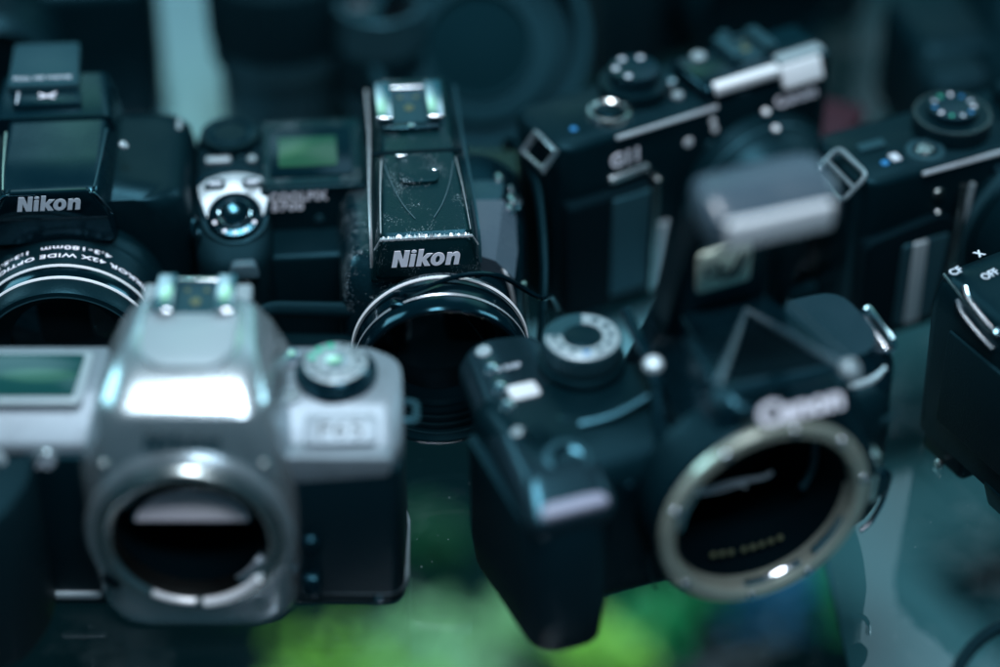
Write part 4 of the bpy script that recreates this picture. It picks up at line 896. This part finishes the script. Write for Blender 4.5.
def cropped():
    T = thing('bridge_camera', 'glossy black camera with white switch lettering and strap slot, cropped by right edge', 'camera', (200, 90, 0), 30)
    def s(z, d, n=0): return secz([(-60 + d, -22 + d), (30, -22 + d), (30, 30 - d), (-60 + d, 30 - d)], z, [7, 3, 3, 5], 5)
    b = loft([s(8, 4), s(10, 1), s(60, 0), s(67, 1), s(71, 3), s(73, 7)])
    part('body', b, 'black_plastic', T, angle=50)
    part('foot', box(-57, 20, 6, 27, 0, 12, 2.5), 'black_plastic', T)
    part('foot', prism(rnd([(-56, 0), (-30, 0), (-30, 12), (-60, 12)], 2, 3), 'y', -22, -6, 1), 'black_plastic', T)
    part('foot_screw', disc_cyl(1.8, 1.4, (-57.5, 16, 1.6), (-1, 0, 0), .4, 14), 'steel', T)
    part('shell_line', tube([(-57.5, 27, 70.4), (-58.5, 14, 68), (-58.8, 0, 65), (-57, -14, 64)], .5, 6), 'steel', T)
    for dz, xx in ((0, -58.3), (-4.4, -60.2)):
        b = tube([(xx + 1.5, 18, 71 + dz), (xx, 14, 69.6 + dz), (xx - .2, 4, 67 + dz), (xx, -2, 66 + dz)], 1.1, 8); part('strap_lug', b, 'chrome', T)
    b = disc_cyl(1.7, 1.6, (-58, -1.5, 67), (-.6, 0, .8), .5, 14); part('rivet', b, 'chrome', T)
    for tx, x, y, w in (('ON', -50, 4, 5.6), ('OFF', -49, 17, 6.5), ('CF', -57, 23.5, 4.6), ('x', -45, 27, 3)):
        part('lettering', lay(font(tx, .02), w, 3.0, (x + 1, y, 73.2), xd=(1, .1, 0), ud=(-.1, 1, 0), lift=.1), 'grey_print', T)
    part('side_door', box(-60.8, -59, -14, 18, 20, 56, .8), 'rubber', T)
    part('power_switch', lathe([(0, 5), (8, 5), (9.5, 4), (10, 0)], (-28, 2, 72), (0, 0, 1), 40), 'satin_black', T)
    part('lens_barrel', lathe([(30, 0), (30, 24), (28, 26), (24, 24), (0, 22)], (-4, -21, 36), (0, -1, 0), 64), 'black_plastic', T)
    return T
cropped()

# ================================================================== BACKGROUND ROW (strongly out of focus)
def zoom_lens(name, label, x, y, r, h, hl):
    T = thing(name, label, 'lens', (x, y, 0))
    part('barrel', lathe([(0, 0), (r * .86, 0), (r * .9, 2), (r * .9, h * .3), (r, h * .34), (r, h * .9), (r * .96, h), (r * .82, h), (r * .8, h * .95)], (0, 0, 0), (0, 0, 1), 64), 'dark_grey', T)
    part('front_glass', lathe([(0, h * .9), (r * .6, h * .93), (r * .8, h * .94)], (0, 0, 0), (0, 0, 1), 48), 'lens_glass', T)
    part('zoom_ring', knob_grip(40, r * 1.03, h * .3, (0, 0, h * .45), (0, 0, 1)), 'rubber', T)
    part('rim_ring', lathe([(r * .98, h * .98), (r * .99, h * 1.0), (r * .95, h * 1.01)], (0, 0, 0), (0, 0, 1), 48), 'steel' if hl else 'dark_grey', T)
    return T
zoom_lens('camera_lens', 'tall black zoom lens standing upright behind the green screen camera', -84, 285, 27, 88, True)
zoom_lens('camera_lens', 'short black lens standing upright just left of the central hot shoe', -45, 268, 17, 60, False)
def lens_hood():
    T = thing('lens_hood', 'large round dark lens tilted upwards behind the central hot shoe', 'lens hood', (-8, 268, 42), 0)
    part('hood_shell', lathe([(40, 0), (41, 12), (39.5, 13), (37.5, 12), (37, 2), (24, 0), (0, 0)], (0, 0, 0), (0, -.75, .62), 80), 'hood_far', T)
    part('rim_ring', lathe([(41, 10), (42, 12), (41.5, 14), (38, 14)], (0, 0, 0), (0, -.75, .62), 80), 'hood_rim', T)
    part('inner_rings', lathe([(30, 1), (30, 5), (27.5, 5.4), (27.5, 2), (22, 2), (22, 4), (20, 4.2), (20, 1)], (0, 0, 0), (0, -.75, .62), 80), 'hood_rim', T)
    part('lens_glass', lathe([(0, 4), (10, 3.4), (20, 1)], (0, 0, 0), (0, -.75, .62), 48), 'hood_matte', T)
    return T
lens_hood()
def back_camera(x, y, yaw, label, w=62, h=86, blue=False):
    T = thing('slr_camera', label, 'camera', (x, y, 0), yaw)
    part('body', box(-w, w, 0, 46, 1, h * .74, 7), 'black_plastic', T)
    part('prism_housing', loft([secz([(-24, -4), (24, -4), (24, 44), (-24, 44)], h * .6, 6), secz([(-18, 2), (18, 2), (18, 42), (-18, 42)], h * .92, 6), secz([(-13, 8), (13, 8), (13, 38), (-13, 38)], h, 6)]), 'black_plastic', T, angle=50)
    part('lens_barrel', lathe([(31, 0), (31, 22), (28, 26), (26, 24), (24, 20), (0, 18)], (0, 0, h * .42), (0, -1, 0), 64), 'black_plastic', T)
    part('mode_dial', knob_grip(30, 10, 7, (w - 20, 24, h * .74), (0, 0, 1)), 'black_plastic', T)
    part('hand_grip', box(-w - 2, -w + 24, -18, 10, 2, h * .7, 7), 'rubber', T)
    hot_shoe(T, -9, 9, 14, 32, h, 'dark_grey')
    return T
back_camera(-192, 268, 6, 'black camera filling the dark top left corner behind the flash hood', 62)
back_camera(95, 330, 20, 'black camera in the dark row along the top, behind the compact with bright flash', 62, 80)
back_camera(205, 262, 12, 'black camera in the dark top right corner behind the ridged dial', 50, 66)
b = prism(rnd([(104, 240), (125, 226), (138, 250), (110, 262)], 2, 3), 'z', .5, 26, 1)
o = part('memory_card_box', b, 'red_plastic', None); o['label'] = 'small dark red box glimpsed between the two compact cameras'; o['category'] = 'box'

# cable bottom right, loop behind the silver camera
b = tube([(120, -50, 2), (132, -20, 2), (143, -4, 2), (158, 4, 2), (190, 12, 2), (240, 14, 2)], 2.0, 10)
o = part('power_cable', b, 'rubber', None); o['label'] = 'black cable lying on the glass in the bottom right corner'; o['category'] = 'cable'
def loop_frame():
    T = thing('eyecup_frame', 'black rounded rubber frame behind the mode dial of the silver camera', 'camera strap', (-57, 66, 0), -2)
    pts = rnd([(-24, 0), (19, 0), (21, 22), (17, 38), (-22, 38)], [6, 7, 7, 9, 7], 5)
    part('frame', tube([(p[0], p[1], 34 + .2 * p[1]) for p in pts], 2.6, 10, closed=True, smooth=0, flat=1.2), 'rubber', T)
    part('pad', prism([(p[0] * .96, p[1]) for p in pts], 'z', 26, 33, 1.5), 'black_plastic', T)
    part('support', box(-18, 14, 6, 28, 0.5, 27, 3), 'black_matte', T)
    part('badge', box(8, 13.5, 16, 20, 32.8, 34, .4), 'gold_contact', T)
    return T
loop_frame()
